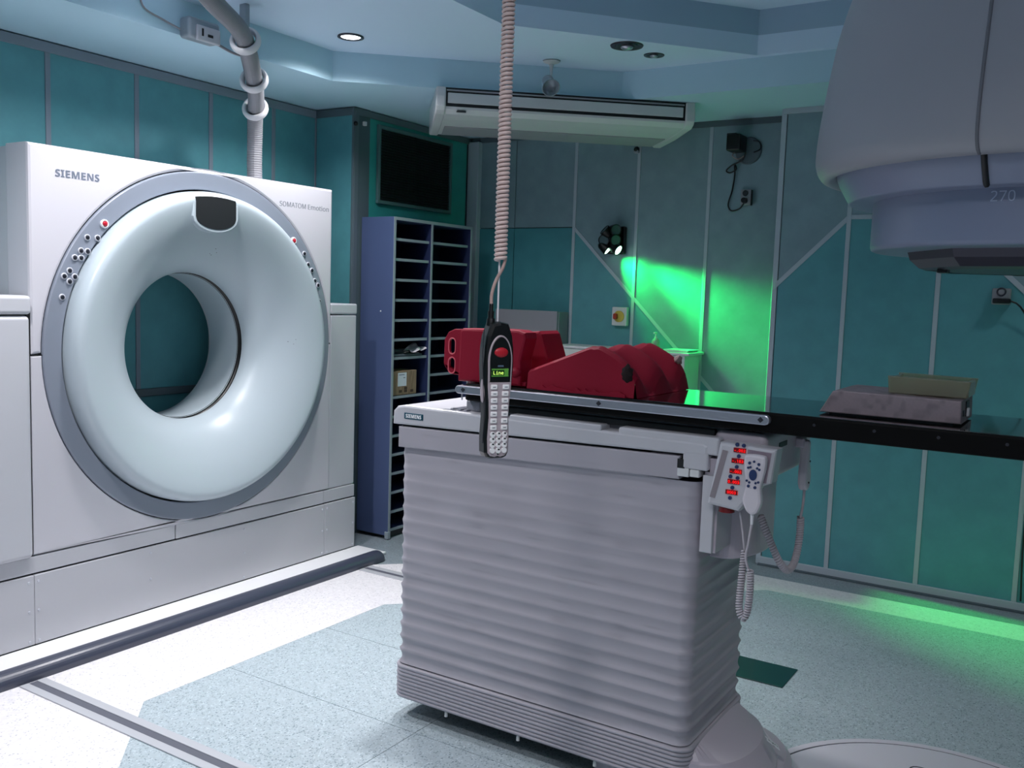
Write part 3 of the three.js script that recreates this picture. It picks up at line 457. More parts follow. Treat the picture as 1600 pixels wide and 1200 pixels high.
// ------------------------------------------------------------------ linear accelerator
{
  const cx = 2.84, cz = -0.16;
  const t = thing('linear_accelerator', 'big grey treatment head of a linear accelerator hanging from above at the right', 'accelerator', [2.84, 0, 1.8]);
  const prof = [[0.512, 1.866], [0.522, 1.848], [0.538, 1.838], [0.555, 1.842], [0.568, 1.858], [0.575, 1.88], [0.576, 1.905], [0.574, 1.95], [0.567, 2.016], [0.553, 2.117], [0.535, 2.222], [0.505, 2.33], [0.465, 2.42], [0.4, 2.5], [0.3, 2.55], [0.15, 2.575], [0.001, 2.58]];
  const sp = new THREE.SplineCurve(prof.map(p => new THREE.Vector2(...p))).getPoints(80).map(p => [Math.max(0.0005, p.x), p.y]);
  const head = part(t, 'head_cover', latheY(sp, cx, 0, cz, 96), M.linac, 'smooth grey rounded head cover');
  part(t, 'neck', latheY([[0.52, 1.88], [0.516, 1.846], [0.508, 1.825], [0.483, 1.782], [0.477, 1.777], [0.4, 1.779]], cx, 0, cz, 96), M.linacBlue, 'blue-grey tapered neck');
  const ring = part(t, 'collimator_ring', latheY([[0.41, 1.84], [0.417, 1.83], [0.418, 1.662], [0.415, 1.652], [0.405, 1.648], [0.0005, 1.652]], cx, 0, cz, 96), M.linacBlue, 'blue-grey collimator ring');
  // facing direction (towards -x with a little +z)
  const az = -169.5 * rad;   // angle in xz plane
  const at = (r, y, a) => [cx + r * Math.cos(a), y, cz + r * Math.sin(a)];
  part(head, 'seam', tube(sp.filter((p, i) => i > 12 && p[0] > 0.35).map(p => at(p[0] + 0.0, p[1], az)), 0.004, 60, 6), S(0x73747c, 0.5));
  part(t, 'neck_seam', tube([at(0.519, 1.85, az), at(0.508, 1.824, az), at(0.483, 1.781, az), at(0.478, 1.778, az)], 0.007, 12, 6), M.dark);
  // angle mark wrapped on the ring
  { const a0 = Math.PI + 0.205; const g = text('270', 0.024, font, 0.002); g.translate(0, 1.748, 0); const p = g.attributes.position; for (let i = 0; i < p.count; i++) { const a = a0 - p.getX(i) / 0.418, r = 0.4176 + p.getZ(i); const q = at(r, p.getY(i), a); p.setXYZ(i, q[0], q[1], q[2]); } g.computeVertexNormals(); part(ring, 'lettering', g, S(0xbcc6dc, 0.5)); }
  const oc = (r, n = 8) => { const o = []; for (let i = 0; i < n; i++) { const a = az + (i + 0.5) * 2 * Math.PI / n; o.push([cx + r * Math.cos(a), cz + r * Math.sin(a)]); } return o; };
  part(t, 'accessory_tray', loft([[oc(0.27), 1.6], [oc(0.288), 1.606], [oc(0.313), 1.628], [oc(0.32), 1.65]].map(l => [l[0].slice().reverse(), l[1]])), M.linacDark, 'dark grey accessory mount');
  part(t, 'tray_underside', latheY([[0.0005, 1.601], [0.26, 1.601]], cx, 0, cz, 8), M.linacDark);
  part(t, 'latch', rb(cx - 0.14, cx - 0.08, 1.592, 1.602, cz - 0.225, cz - 0.2, 0.002, 1), M.dark);
  part(t, 'gantry_arm', rb(cx - 0.36, cx + 0.36, 2.0, 2.52, cz + 0.3, 1.75, 0.08, 4), M.linac);
  part(t, 'stand', rb(cx - 0.62, cx + 0.62, 0, 2.5, 1.35, 2.1, 0.06, 4), M.linac);
}
// ------------------------------------------------------------------ things on the couch
{
  const t = thing('foot_rest', 'red moulded foot rest with two oval grip holes on the left end of the couch', 'support', [2.7, 1.205, -1.62]);
  const plate = [[-1.782, 1.225], [-1.782, 1.378], [-1.815, 1.377], [-1.84, 1.366], [-1.856, 1.342], [-1.857, 1.258], [-1.84, 1.236], [-1.815, 1.226]];
  const oval = (cy) => [...ellipsePts(-1.823, cy + 0.013, 0.0135, 0.0135, 10, 0, Math.PI), ...ellipsePts(-1.823, cy - 0.013, 0.0135, 0.0135, 10, Math.PI, 2 * Math.PI)];
  const fl = part(t, 'grip_flange', extX(plate, 2.512, 2.526, 0.003, [oval(1.320).reverse(), oval(1.256).reverse()]), M.redFoam, 'flange with two grip holes');
  for (const c of [1.320, 1.256]) part(fl, 'hole_rim', tube(oval(c).map(q => [2.512, q[1], q[0]]), 0.0022, 40, 6, true), S(0xd6606e, 0.4));
  part(t, 'body', extX([[-1.79, 1.207], [-1.786, 1.372], [-1.776, 1.381], [-1.62, 1.386], [-1.56, 1.385], [-1.535, 1.378], [-1.53, 1.36], [-1.548, 1.29], [-1.545, 1.207]], 2.5, 2.575, 0.008), M.redFoam);
  part(t, 'base_plate', rb(2.51, 2.82, 1.206, 1.222, -1.79, -1.53, 0.005), M.redFoam);
  part(t, 'toe_block', extX([[-1.635, 1.21], [-1.622, 1.3], [-1.632, 1.36], [-1.622, 1.374], [-1.572, 1.38], [-1.562, 1.37], [-1.534, 1.29], [-1.531, 1.21]], 2.65, 2.78, 0.008), M.redFoam);
  part(t, 'back_wall', extX([[-1.79, 1.21], [-1.78, 1.362], [-1.6, 1.368], [-1.59, 1.21]], 2.79, 2.82, 0.006), M.redFoam);
  part(t, 'peg', new THREE.SphereGeometry(0.02, 20, 14).scale(0.7, 0.8, 1).translate(2.503, 1.251, -1.565), M.redFoam);
}
{
  const t = thing('knee_support', 'red wedge-shaped knee support with three rounded humps, torn at the corner', 'support', [2.7, 1.205, -1.32]);
  const y0 = 1.206, za = -1.512, zb = -1.145, xa = 2.492, xb = 2.895;
  const sm = (a, b, v) => { const k = Math.min(1, Math.max(0, (v - a) / (b - a))); return k * k * (3 - 2 * k); };
  const H = (x, z) => {
    const u = (x - xa) / (xb - xa), ridge = -1.285, v = z < ridge ? (z - za) / (ridge - za) : 1 - 0.46 * Math.pow((z - ridge) / (zb - ridge), 1.35) - 0.16 * Math.pow((z - ridge) / (zb - ridge), 9);
    const base = z < ridge ? 0.058 + (0.149 - 0.058) * v : 0.149 * v + 0.0;
    const cap = 0.149 - 0.006 * Math.pow(Math.abs(z - ridge) < 0.05 ? 1 - Math.abs(z - ridge) / 0.05 : 0, 2);
    const dip = (0.5 - 0.5 * Math.cos(2 * Math.PI * (u - 0.04) / 0.46)) * (0.010 + 0.042 * sm(ridge - 0.02, zb - 0.03, z));
    const edge = 0.02 * Math.pow(sm(0.93, 1.0, u), 2) + 0.008 * Math.pow(1 - sm(0, 0.04, u), 2) + (z > ridge ? 0.0 : 0);
    return Math.min(base, cap) - dip - edge;
  };
  const n = 60, m = 60;
  const top = gridGeo(n, m, (u, v) => { const x = xa + (xb - xa) * u, z = za + (zb - za) * v; return [x, y0 + H(x, z), z]; });
  const side = (fx) => gridGeo(60, 6, (u, v) => fx(u, v));
  const tx = toCreasedNormals(mergeGeometries([
    top.toNonIndexed(),
    side((u, v) => { const z = za + (zb - za) * u; return [xa - 0.006 * (1 - v), y0 + H(xa, z) * v, z]; }).toNonIndexed(),
    side((u, v) => { const z = zb + (za - zb) * u; return [xb, y0 + H(xb, z) * v, z]; }).toNonIndexed(),
    side((u, v) => { const x = xa + (xb - xa) * u; return [x, y0 + H(x, zb) * v, zb + 0.008 * (1 - v)]; }).toNonIndexed(),
    side((u, v) => { const x = xb + (xa - xb) * u; return [x, y0 + H(x, za) * v, za - 0.006 * (1 - v)]; }).toNonIndexed()]), 0.7);
  part(t, 'body', tx, M.redFoam);
  const blob = (cx, cy, cz, sx, sy, sz, k) => { const g = mergeVertices(new THREE.IcosahedronGeometry(1, 3)); const p = g.attributes.position; for (let i = 0; i < p.count; i++) { const a = p.getX(i), b = p.getY(i), c = p.getZ(i), f = 1 + 0.28 * Math.sin(a * 5 + k) * Math.sin(b * 6 + k * 2) * Math.cos(c * 4); p.setXYZ(i, cx + a * f * sx, cy + b * f * sy, cz + c * f * sz); } g.computeVertexNormals(); return g; };
  part(t, 'torn_hole', blob(2.49, 1.276, -1.17, 0.008, 0.025, 0.017, 1), M.torn, 'dark torn hole in the red skin');
  part(t, 'torn_patch', blob(2.872, 1.3, -1.17, 0.02, 0.016, 0.012, 2.4), M.foamCore, 'patch of bare foam');
  // frayed skin along the foot of the wedge
  const fr = []; for (let i = 0; i <= 36; i++) { const z = -1.47 + 0.3 * i / 36; fr.push([z, 0.006 + 0.009 * Math.pow(Math.abs(Math.sin(i * 0.55 + 1.3 * Math.sin(i * 0.31))), 3) + rnd() * 0.002]); }
  part(t, 'frayed_edge', extX([...fr.map(q => [q[0], 1.206 + q[1]]), [-1.17, 1.2055], [-1.47, 1.2055]], xa - 0.013, xa - 0.004), M.redFoam);
}
{
  const t = thing('plastic_block', 'dirty frosted plastic block with a slanted left end on the black couch top', 'block', [2.7, 1.205, -0.45]);
  part(t, 'shell', boxUV(extX([[-0.632, 1.21], [-0.6, 1.268], [-0.585, 1.272], [-0.285, 1.268], [-0.283, 1.21]], 2.566, 2.8, 0.004), 4), M.frost);
  part(t, 'gap_reflection', bx(2.585, 2.78, 1.205, 1.211, -0.61, -0.3), M.black);  // black sheet added for the dark reflected gap under the block
  part(t, 'end_notch', rb(2.6, 2.622, 1.226, 1.242, -0.286, -0.2815, 0.002, 1), M.dark);
  part(t, 'end_notch', rb(2.65, 2.71, 1.222, 1.262, -0.286, -0.2815, 0.002, 1), M.dark);
  part(t, 'latch', rb(2.655, 2.682, 1.222, 1.244, -0.288, -0.276, 0.003, 1), M.keyWhite);
  const u = thing('plastic_box', 'yellowed clear plastic box standing on the frosted block', 'box', [2.68, 1.273, -0.37]);
  part(u, 'front_wall', boxUV(extX([[-0.465, 1.273], [-0.47, 1.318], [-0.27, 1.316], [-0.278, 1.273]], 2.6, 2.612, 0.003), 4), M.frostY);
  part(u, 'rear_wall', boxUV(extX([[-0.465, 1.273], [-0.47, 1.318], [-0.27, 1.316], [-0.278, 1.273]], 2.755, 2.767, 0.003), 4), M.frostY);
  part(u, 'end_wall', boxUV(rb(2.612, 2.755, 1.273, 1.312, -0.287, -0.275, 0.003, 1), 4), M.frostY);
  part(u, 'end_wall', boxUV(rb(2.612, 2.755, 1.273, 1.314, -0.467, -0.455, 0.003, 1), 4), M.frostY);
  part(u, 'filling', boxUV(rb(2.63, 2.74, 1.274, 1.3, -0.42, -0.32, 0.004), 4), S(0x8f8a68, 0.8));
}
// ------------------------------------------------------------------ hanging handset
{
  const hx = 1.501, hz = -0.978;
  const nrm = new THREE.Vector3(-0.846, 0, 0.533).applyAxisAngle(new THREE.Vector3(0, 1, 0), 26 * rad);
  const ry = Math.atan2(nrm.x, nrm.z);
  const t = thing('handset', 'black handset with a red oval button and white keys hanging from a coiled cord', 'remote control', [hx, 1.18, hz], { local: true, ry });
  // outline of the body, local x right, y up
  const half = [[0.0, 0.0], [0.014, 0.0], [0.021, 0.003], [0.0255, 0.012], [0.0265, 0.04], [0.0245, 0.08], [0.0255, 0.115], [0.029, 0.15], [0.031, 0.18], [0.03, 0.215], [0.027, 0.238], [0.022, 0.252], [0.018, 0.262], [0.0, 0.266]];
  const full = [...half.map(p => [p[0], p[1]]), ...half.slice(1, -1).reverse().map(p => [-p[0], p[1]])];
  part(t, 'body', extZ(full, -0.03, 0.006, 0.007), M.handBlack);
  part(t, 'side_ridge', tube([[-0.031, 0.25, -0.004], [-0.0325, 0.2, -0.004], [-0.03, 0.15, -0.004], [-0.0258, 0.08, -0.004], [-0.0275, 0.03, -0.004]], 0.0008, 30, 5), M.steelDark);
  const fas = [[0.0, 0.006], [0.006, 0.004], [0.015, 0.006], [0.021, 0.013], [0.0225, 0.04], [0.0205, 0.08], [0.0215, 0.11], [0.0245, 0.142], [0.0245, 0.15]];
  part(t, 'keypad_plate', extZ([...fas, ...fas.slice(1).reverse().map(p => [-p[0], p[1]])], 0.004, 0.0085, 0.0015), M.silver, 'silver keypad plate');
  const arch = r => { const o = []; for (let i = 0; i <= 24; i++) { const a = Math.PI * i / 24; o.push([Math.cos(a) * (0.0255 - r), 0.19 + Math.sin(a) * (0.05 - r)]); } return [[0.0245 - r, 0.15], ...o, [-0.0245 + r, 0.15]]; };
  part(t, 'arch_trim', extZ(arch(0), 0.004, 0.0085, 0.0015), M.silver);
  part(t, 'arch_panel', extZ(arch(0.0032), 0.005, 0.0095, 0.001), M.handBlack);
  part(t, 'red_button', new THREE.SphereGeometry(1, 28, 14).scale(0.0145, 0.0095, 0.0045).translate(0.0005, 0.207, 0.0095), S(0xb81c2c, 0.4));
  part(t, 'brand_mark', new THREE.BoxGeometry(0.012, 0.003, 0.0006).translate(0.0, 0.181, 0.0097), S(0x5b7086, 0.5));
  const lcd = canvasTex(128, 64, (c, w, h) => { c.fillStyle = '#06200a'; c.fillRect(0, 0, w, h); c.fillStyle = '#3d6a2a'; c.fillRect(0, 2, w, 10); c.fillRect(0, 52, w, 8); c.fillRect(96, 0, 30, h - 10); c.fillStyle = '#d8ff70'; c.font = 'bold 34px monospace'; c.textBaseline = 'middle'; c.fillText('Line', 10, 33); });
  part(t, 'lcd', new THREE.BoxGeometry(0.036, 0.0165, 0.0008).translate(-0.001, 0.168, 0.0097), new THREE.MeshStandardMaterial({ map: lcd, emissive: 0xffffff, emissiveMap: lcd, emissiveIntensity: 0.7, roughness: 0.3 }));
  const key = new RoundedBoxGeometry(0.0135, 0.0095, 0.004, 2, 0.0018), round = new THREE.CylinderGeometry(0.0052, 0.0056, 0.004, 18).rotateX(Math.PI / 2), half2 = new THREE.CylinderGeometry(0.0046, 0.0046, 0.001, 14, 1, false, 0, Math.PI).rotateX(Math.PI / 2).rotateZ(Math.PI / 2);
  for (let r = 0; r < 7; r++) for (const s of [-1, 1]) { const k = partAt(t, 'key', key, M.keyWhite, s * (0.0115 + (r < 1 ? 0.001 : 0)), 0.1405 - r * 0.0131, 0.0095); const tx = new THREE.Mesh(new THREE.BoxGeometry(0.006, 0.0016, 0.0004), M.lettering2); tx.name = 'key_mark'; tx.position.set(0, 0, 0.0022); k.add(tx); }
  for (let r = 0; r < 4; r++) for (const c of [-1, 0, 1]) { const k = partAt(t, 'round_key', round, M.keyWhite, c * 0.0125, 0.0485 - r * 0.0105, 0.0092); if (r < 3 || c === 0) { const d = new THREE.Mesh(new THREE.BoxGeometry(0.004, 0.0026, 0.0008), M.dark); d.name = 'key_mark'; d.position.set(0.0006, 0.0022, 0.0022); k.add(d); } }
  part(t, 'microphone_hole', new THREE.CylinderGeometry(0.0016, 0.0016, 0.001, 10).rotateX(Math.PI / 2).translate(0.0, 0.0098, 0.0088), M.dark);
  part(t, 'side_key', new THREE.SphereGeometry(1, 20, 12).scale(0.004, 0.025, 0.008).translate(-0.0272, 0.133, -0.011), M.silver);
  part(t, 'strain_relief', latheY([[0.009, 0.258], [0.008, 0.27], [0.006, 0.272], [0.0065, 0.284], [0.0045, 0.286], [0.0045, 0.298], [0.003, 0.3]], -0.014, 0, -0.012, 18), M.handBlack);
  part(t, 'cord', tube([[-0.014, 0.295, -0.012], [-0.0135, 0.318, -0.012], [-0.006, 0.345, -0.01], [0.004, 0.368, -0.004], [0.009, 0.386, -0.003]], 0.0034, 30, 8), M.cordPink);
  part(t, 'hanger_wire', new THREE.CylinderGeometry(0.0019, 0.0019, 0.16, 8).translate(0.0, 0.339, -0.011), M.cordWhite);
  part(t, 'coiled_cord', coil([[0.001, 0.383, -0.008], [0.001, 0.9, -0.008], [0.001, 1.735, -0.008]], 0.0098, 0.0036, 162, 11, 6), M.coil, 'pale pink coiled cord');
  part(t, 'ceiling_rose', latheY([[0.0005, 1.725], [0.03, 1.73], [0.036, 1.748], [0.0005, 1.748]], 0, 0, -0.008, 24), M.white);
}
// ------------------------------------------------------------------ hose, ceiling fittings
{
  const t = thing('flexible_hose', 'grey ribbed hose held by white clamps, running from the ceiling down behind the scanner', 'hose', [3.4, 2.02, -3.75]);
  const ribbed = (pts, r, per = 0.012) => { const c = new THREE.CatmullRomCurve3(pts.map(v3), false, 'centripetal'), L = c.getLength(), n = Math.ceil(L / per) * 4, f = c.computeFrenetFrames(n, false); return gridGeo(18, n, (u, v) => { const i = Math.round(v * n), p = c.getPointAt(Math.min(1, v)), a = u * Math.PI * 2, rr = r * (1 + 0.035 * Math.cos(i / 4 * Math.PI * 2)); const q = p.addScaledVector(f.normals[i], Math.cos(a) * rr).addScaledVector(f.binormals[i], Math.sin(a) * rr); return [q.x, q.y, q.z]; }); };
  part(t, 'hose', ribbed([[1.9, 2.66, -2.6], [2.2, 2.635, -2.83], [2.527, 2.6, -3.037], [2.8, 2.565, -3.18], [2.95, 2.525, -3.3], [3.12, 2.455, -3.45], [3.26, 2.405, -3.59], [3.345, 2.34, -3.69], [3.385, 2.24, -3.735], [3.397, 2.12, -3.75], [3.4, 2.026, -3.75]], 0.038), M.hose);
  const ringAt = (p, d0, R) => { const d = [0.8, -0.42, -0.5]; const g = new THREE.TorusGeometry(R, 0.0115, 12, 40); g.scale(1, 1, 1.8); const m = new THREE.Matrix4().lookAt(new THREE.Vector3(), v3(d), new THREE.Vector3(0, 1, 0)); g.applyMatrix4(m); g.translate(...p); return g; };
  part(t, 'clamp', ringAt([2.875, 2.55, -3.235], [0.6, -0.62, -0.5], 0.056), M.clamp);
  part(t, 'clamp', ringAt([3.12, 2.455, -3.45], [0.55, -0.7, -0.5], 0.056), M.clamp);
  part(t, 'clamp', ringAt([3.314, 2.375, -3.655], [0.45, -0.75, -0.45], 0.054), M.clamp);
  const br = part(t, 'hanger_bracket', rb(2.875, 2.9, 2.61, 2.71, -3.275, -3.235, 0.004), M.galv);
  part(br, 'bolt', new THREE.CylinderGeometry(0.008, 0.008, 0.05, 10).translate(2.885, 2.6, -3.25), M.steel);
  const d = thing('ceiling_sensor', 'small grey box with two dark slots fixed at the ceiling edge beside the hose', 'sensor', [2.79, 2.59, -3.42]);
  part(d, 'housing', rb(2.7, 2.87, 2.545, 2.635, -3.455, -3.385, 0.016, 2), M.galv);
  part(d, 'cover', rb(2.735, 2.86, 2.54, 2.605, -3.392, -3.374, 0.006), M.ctCover);
  part(d, 'slot', rb(2.758, 2.768, 2.56, 2.592, -3.376, -3.3725, 0.001, 1), M.dark); part(d, 'slot', rb(2.79, 2.818, 2.562, 2.574, -3.376, -3.3725, 0.001, 1), M.dark);
  part(d, 'cable', tube([[2.7, 2.58, -3.44], [2.62, 2.6, -3.448], [2.52, 2.63, -3.448], [2.5, 2.71, -3.445]], 0.004, 20, 6), M.hose);
  part(d, 'cable', tube([[2.87, 2.56, -3.42], [2.95, 2.535, -3.4], [3.04, 2.53, -3.38]], 0.006, 20, 6), M.hose);
  const e = thing('ceiling_spotlight', 'small unlit adjustable spotlight hanging from a round ceiling base', 'spotlight', [4.295, CEIL, -2.53]);
  part(e, 'base', latheY([[0.0005, CEIL - 0.022], [0.012, CEIL - 0.022], [0.022, CEIL - 0.014], [0.042, CEIL - 0.008], [0.046, CEIL - 0.001], [0.0005, CEIL - 0.001]], 4.295, 0, -2.53, 28), M.white);
  part(e, 'stem', latheY([[0.012, CEIL - 0.02], [0.007, CEIL - 0.05], [0.006, CEIL - 0.085], [0.0005, CEIL - 0.086]], 4.29, 0, -2.527, 16), M.white);
  const can = latheY([[0.0005, 0.105], [0.02, 0.1], [0.03, 0.085], [0.033, 0.05], [0.035, 0.03], [0.045, 0.006], [0.047, 0.0], [0.042, 0.001], [0.036, 0.03], [0.02, 0.045], [0.0005, 0.046]], 0, 0, 0, 28);
  can.applyQuaternion(new THREE.Quaternion().setFromUnitVectors(new THREE.Vector3(0, -1, 0), new THREE.Vector3(-0.6, -0.66, 0.62).normalize()));
  part(e, 'lamp_head', can.translate(4.225, 2.555, -2.487), M.galv);
}
{ // air conditioner under the soffit, along the 45-degree edge
  const ax = 3.97, az = -3.03, bx2 = 4.88, bz = -1.97, L = Math.hypot(bx2 - ax, bz - az), ang = Math.atan2(-(bz - az), bx2 - ax);
  const t = thing('air_conditioner', 'long pale ceiling air conditioner with two dark slots across the corner', 'air conditioner', [ax, 2.41, az], { local: true, ry: ang });
  // local: x along the unit, z towards the room (front at 0), y up from 0 (underside) to 0.15
  const p = [[0.0, 0.149], [0.0, 0.085], [0.006, 0.035], [0.03, 0.015], [-0.02, 0.008], [-0.12, 0.002], [-0.58, 0.0], [-0.6, 0.01], [-0.6, 0.149]];
  const prof = [[0, 0.147], [0.004, 0.06], [0, 0.04], [-0.03, 0.018], [-0.12, 0.008], [-0.26, 0.003], [-0.57, 0.0], [-0.6, 0.012], [-0.6, 0.147]];
  part(t, 'body', extX(prof, 0.05, L - 0.045, 0.002), M.ac);
  const endp = [[0.012, 0.149], [0.022, 0.1], [0.02, 0.05], [0.005, 0.03], [-0.03, 0.014], [-0.3, -0.002], [-0.59, -0.004], [-0.61, 0.01], [-0.61, 0.149]];
  part(t, 'end_cap', extX(endp, 0, 0.052, 0.008), M.ac, 'rounded left end'); part(t, 'end_cap', extX(endp, L - 0.047, L + 0.005, 0.008), M.ac, 'rounded right end');
  part(t, 'slot_backing', bx(0.05, L - 0.046, 0.052, 0.1475, 0.0, 0.005), M.black);
  part(t, 'front_panel', rb(0.062, L - 0.06, 0.068, 0.121, 0.003, 0.011, 0.003), M.ac, 'flat grille flap');
  part(t, 'front_strip', rb(0.056, L - 0.054, 0.13, 0.138, 0.003, 0.009, 0.002, 1), M.acUnder);
  part(t, 'rear_grille', rb(0.07, L - 0.06, -0.003, 0.004, -0.57, -0.3, 0.002, 1), M.acUnder, 'grey return grille underneath');
  part(t, 'name_plate', rb(0.11, 0.16, 0.026, 0.031, -0.014, 0.004, 0.001, 1), M.dark);
  const s = thing('motion_sensor', 'tiny sensor on the wall just below the air conditioner', 'sensor', [5.4, 2.42, -2.54]);
  part(s, 'body', new THREE.SphereGeometry(0.018, 16, 12).translate(5.392, 2.418, -2.54), M.dark); part(s, 'bracket', rb(5.38, 5.42, 2.395, 2.412, -2.555, -2.525, 0.004), M.galv);
}
{ // air vent above the shelf
  const t = thing('air_vent', 'square black slatted air vent in a teal-grey frame high on the wall', 'vent', [4.78, 2.02, -3.8]);
  const a = 4.405, b = 5.16, c = 2.02, d = 2.49, Z = -3.803;
  part(t, 'backing', bx(a + 0.01, b - 0.01, c + 0.01, d - 0.01, Z, Z + 0.004), M.black);
  for (const [p, q, r, s] of [[a, b, c, c + 0.022], [a, b, d - 0.022, d], [a, a + 0.022, c + 0.02, d - 0.02], [b - 0.022, b, c + 0.02, d - 0.02]]) part(t, 'frame', rb(p, q, r, s, Z, Z + 0.02, 0.003, 1), M.ventFrame);
  const sg = new THREE.BoxGeometry(b - a - 0.05, 0.003, 0.013).rotateX(0.5), ds = S(0x15191b, 0.5);
  for (let i = 0; i < 26; i++) partAt(t, 'slat', sg, ds, (a + b) / 2, c + 0.034 + i * 0.0161, Z + 0.009);
  part(t, 'mullion', bx(4.772, 4.784, c + 0.02, d - 0.02, Z + 0.004, Z + 0.008), ds);
  const k = thing('hook_knob', 'small black knob with a white clip at the top of the wall corner', 'hook', [4.215, 2.46, -3.79]);
  part(k, 'knob', new THREE.SphereGeometry(0.014, 14, 10).translate(4.208, 2.462, -3.795), M.black); part(k, 'clip', rb(4.27, 4.292, 2.46, 2.485, -3.8, -3.78, 0.004), M.white);
}
// ------------------------------------------------------------------ pigeonhole shelf and contents
{
  const t = thing('pigeonhole_shelf', 'tall blue open shelf with many pigeonholes and pale shelf edges', 'shelf', [4.67, 0, -3.66]);
  const x0 = 4.27, x1 = 5.07, zf = -3.54, zb = -3.79, th = 0.02;
  const edge = (pnt, g) => part(pnt, 'edge_band', g, M.edge);
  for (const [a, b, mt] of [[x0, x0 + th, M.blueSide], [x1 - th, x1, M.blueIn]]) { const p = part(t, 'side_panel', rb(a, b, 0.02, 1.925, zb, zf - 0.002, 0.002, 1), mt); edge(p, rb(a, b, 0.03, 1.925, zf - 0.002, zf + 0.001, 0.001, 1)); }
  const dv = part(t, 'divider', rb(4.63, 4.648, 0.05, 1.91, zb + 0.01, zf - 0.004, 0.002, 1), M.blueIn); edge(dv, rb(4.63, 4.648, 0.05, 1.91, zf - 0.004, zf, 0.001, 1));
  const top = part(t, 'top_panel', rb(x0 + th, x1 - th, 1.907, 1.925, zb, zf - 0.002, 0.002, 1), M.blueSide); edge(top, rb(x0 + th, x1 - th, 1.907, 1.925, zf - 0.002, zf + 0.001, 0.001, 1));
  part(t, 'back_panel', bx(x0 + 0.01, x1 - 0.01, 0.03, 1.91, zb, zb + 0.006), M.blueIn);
  part(t, 'plinth', rb(x0 + 0.03, x1 - 0.03, 0, 0.04, zb, zf - 0.03, 0.002, 1), M.dark);
  part(t, 'foot', rb(x0 - 0.004, x0 + 0.022, 0, 0.045, zf - 0.025, zf + 0.003, 0.003), M.edge);
  part(t, 'screw', new THREE.SphereGeometry(0.005, 10, 8).translate(x0, 1.37, -3.63), M.white);
  const sL = new THREE.BoxGeometry(0.342, 0.014, 0.2), sR = new THREE.BoxGeometry(0.404, 0.014, 0.2), eL = new THREE.BoxGeometry(0.342, 0.016, 0.003), eR = new THREE.BoxGeometry(0.39, 0.016, 0.003);
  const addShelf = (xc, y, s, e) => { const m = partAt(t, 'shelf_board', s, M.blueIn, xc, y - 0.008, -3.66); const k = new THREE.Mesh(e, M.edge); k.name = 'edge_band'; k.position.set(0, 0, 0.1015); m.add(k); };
  for (const y of [1.804, 1.686, 1.566, 1.446, 1.326, 1.209, 1.099, 0.864, 0.746, 0.63, 0.515, 0.4, 0.283, 0.165, 0.055]) addShelf(4.46, y, sL, eL);
  for (const y of [1.804, 1.686, 1.566, 1.446, 1.326, 1.209, 1.099, 0.98, 0.864, 0.746, 0.63, 0.515, 0.4, 0.283, 0.165, 0.055]) addShelf(4.848, y, sR, eR);
  const b = thing('cardboard_box', 'small brown cardboard box with a white label in the shelf', 'box', [4.44, 0.864, -3.6]);
  const body = part(b, 'carton', boxUV(rb(4.312, 4.545, 0.865, 1.012, -3.7, -3.565, 0.003, 1), 3), M.cardboard);
  const lab = canvasTex(64, 80, (c, w, h) => { c.fillStyle = '#dfe6ec'; c.fillRect(0, 0, w, h); c.fillStyle = '#7a8894'; c.fillRect(8, 10, 40, 5); c.fillRect(40, 28, 14, 5); });
  part(body, 'label', new THREE.BoxGeometry(0.082, 0.082, 0.001).translate(4.405, 0.96, -3.5645), new THREE.MeshStandardMaterial({ map: lab, roughness: 0.7 }));
  for (const [x, y] of [[4.39, 0.888], [4.44, 0.888], [4.44, 0.905], [4.5, 0.886]]) part(body, 'print_mark', new THREE.BoxGeometry(0.028, 0.016, 0.0008).translate(x, y, -3.5645), S(0x4a3c30, 0.8));
  part(body, 'tape', new THREE.BoxGeometry(0.05, 0.001, 0.13).translate(4.43, 1.0122, -3.632), S(0xb89a72, 0.5));
  const fo = thing('folder_stack', 'grey folders lying flat in the shelf bay above the box', 'folder', [4.45, 1.1, -3.66]);
  part(fo, 'folder', rb(4.32, 4.6, 1.1005, 1.112, -3.75, -3.57, 0.002, 1), M.folder); part(fo, 'folder', rb(4.33, 4.59, 1.113, 1.135, -3.765, -3.665, 0.002, 1), M.folder);
  const pa = thing('crumpled_paper', 'crumpled white paper sticking out of the shelf bay', 'paper', [4.57, 1.112, -3.6]);
  const g = gridGeo(10, 8, (u, v) => { const k = Math.sin(u * 9 + v * 5) * 0.008 + Math.sin(u * 4 - v * 11) * 0.006; return [4.5 + 0.13 * u, 1.119 + 0.05 * Math.pow(u, 0.7) * (1 - 0.7 * v) + k * 0.6 + 0.006, -3.64 + 0.1 * v - 0.02 * u + k]; });
  part(pa, 'sheet', g, new THREE.MeshStandardMaterial({ color: 0xe4e2e6, roughness: 0.8, side: THREE.DoubleSide }));
  part(pa, 'sheet', gridGeo(8, 4, (u, v) => [4.42 + 0.14 * u, 1.118 + 0.012 * Math.sin(u * 3 + v) * (1 - u), -3.58 + 0.035 * v - 0.01 * u]), new THREE.MeshStandardMaterial({ color: 0xe4e2e6, roughness: 0.8, side: THREE.DoubleSide }));
}
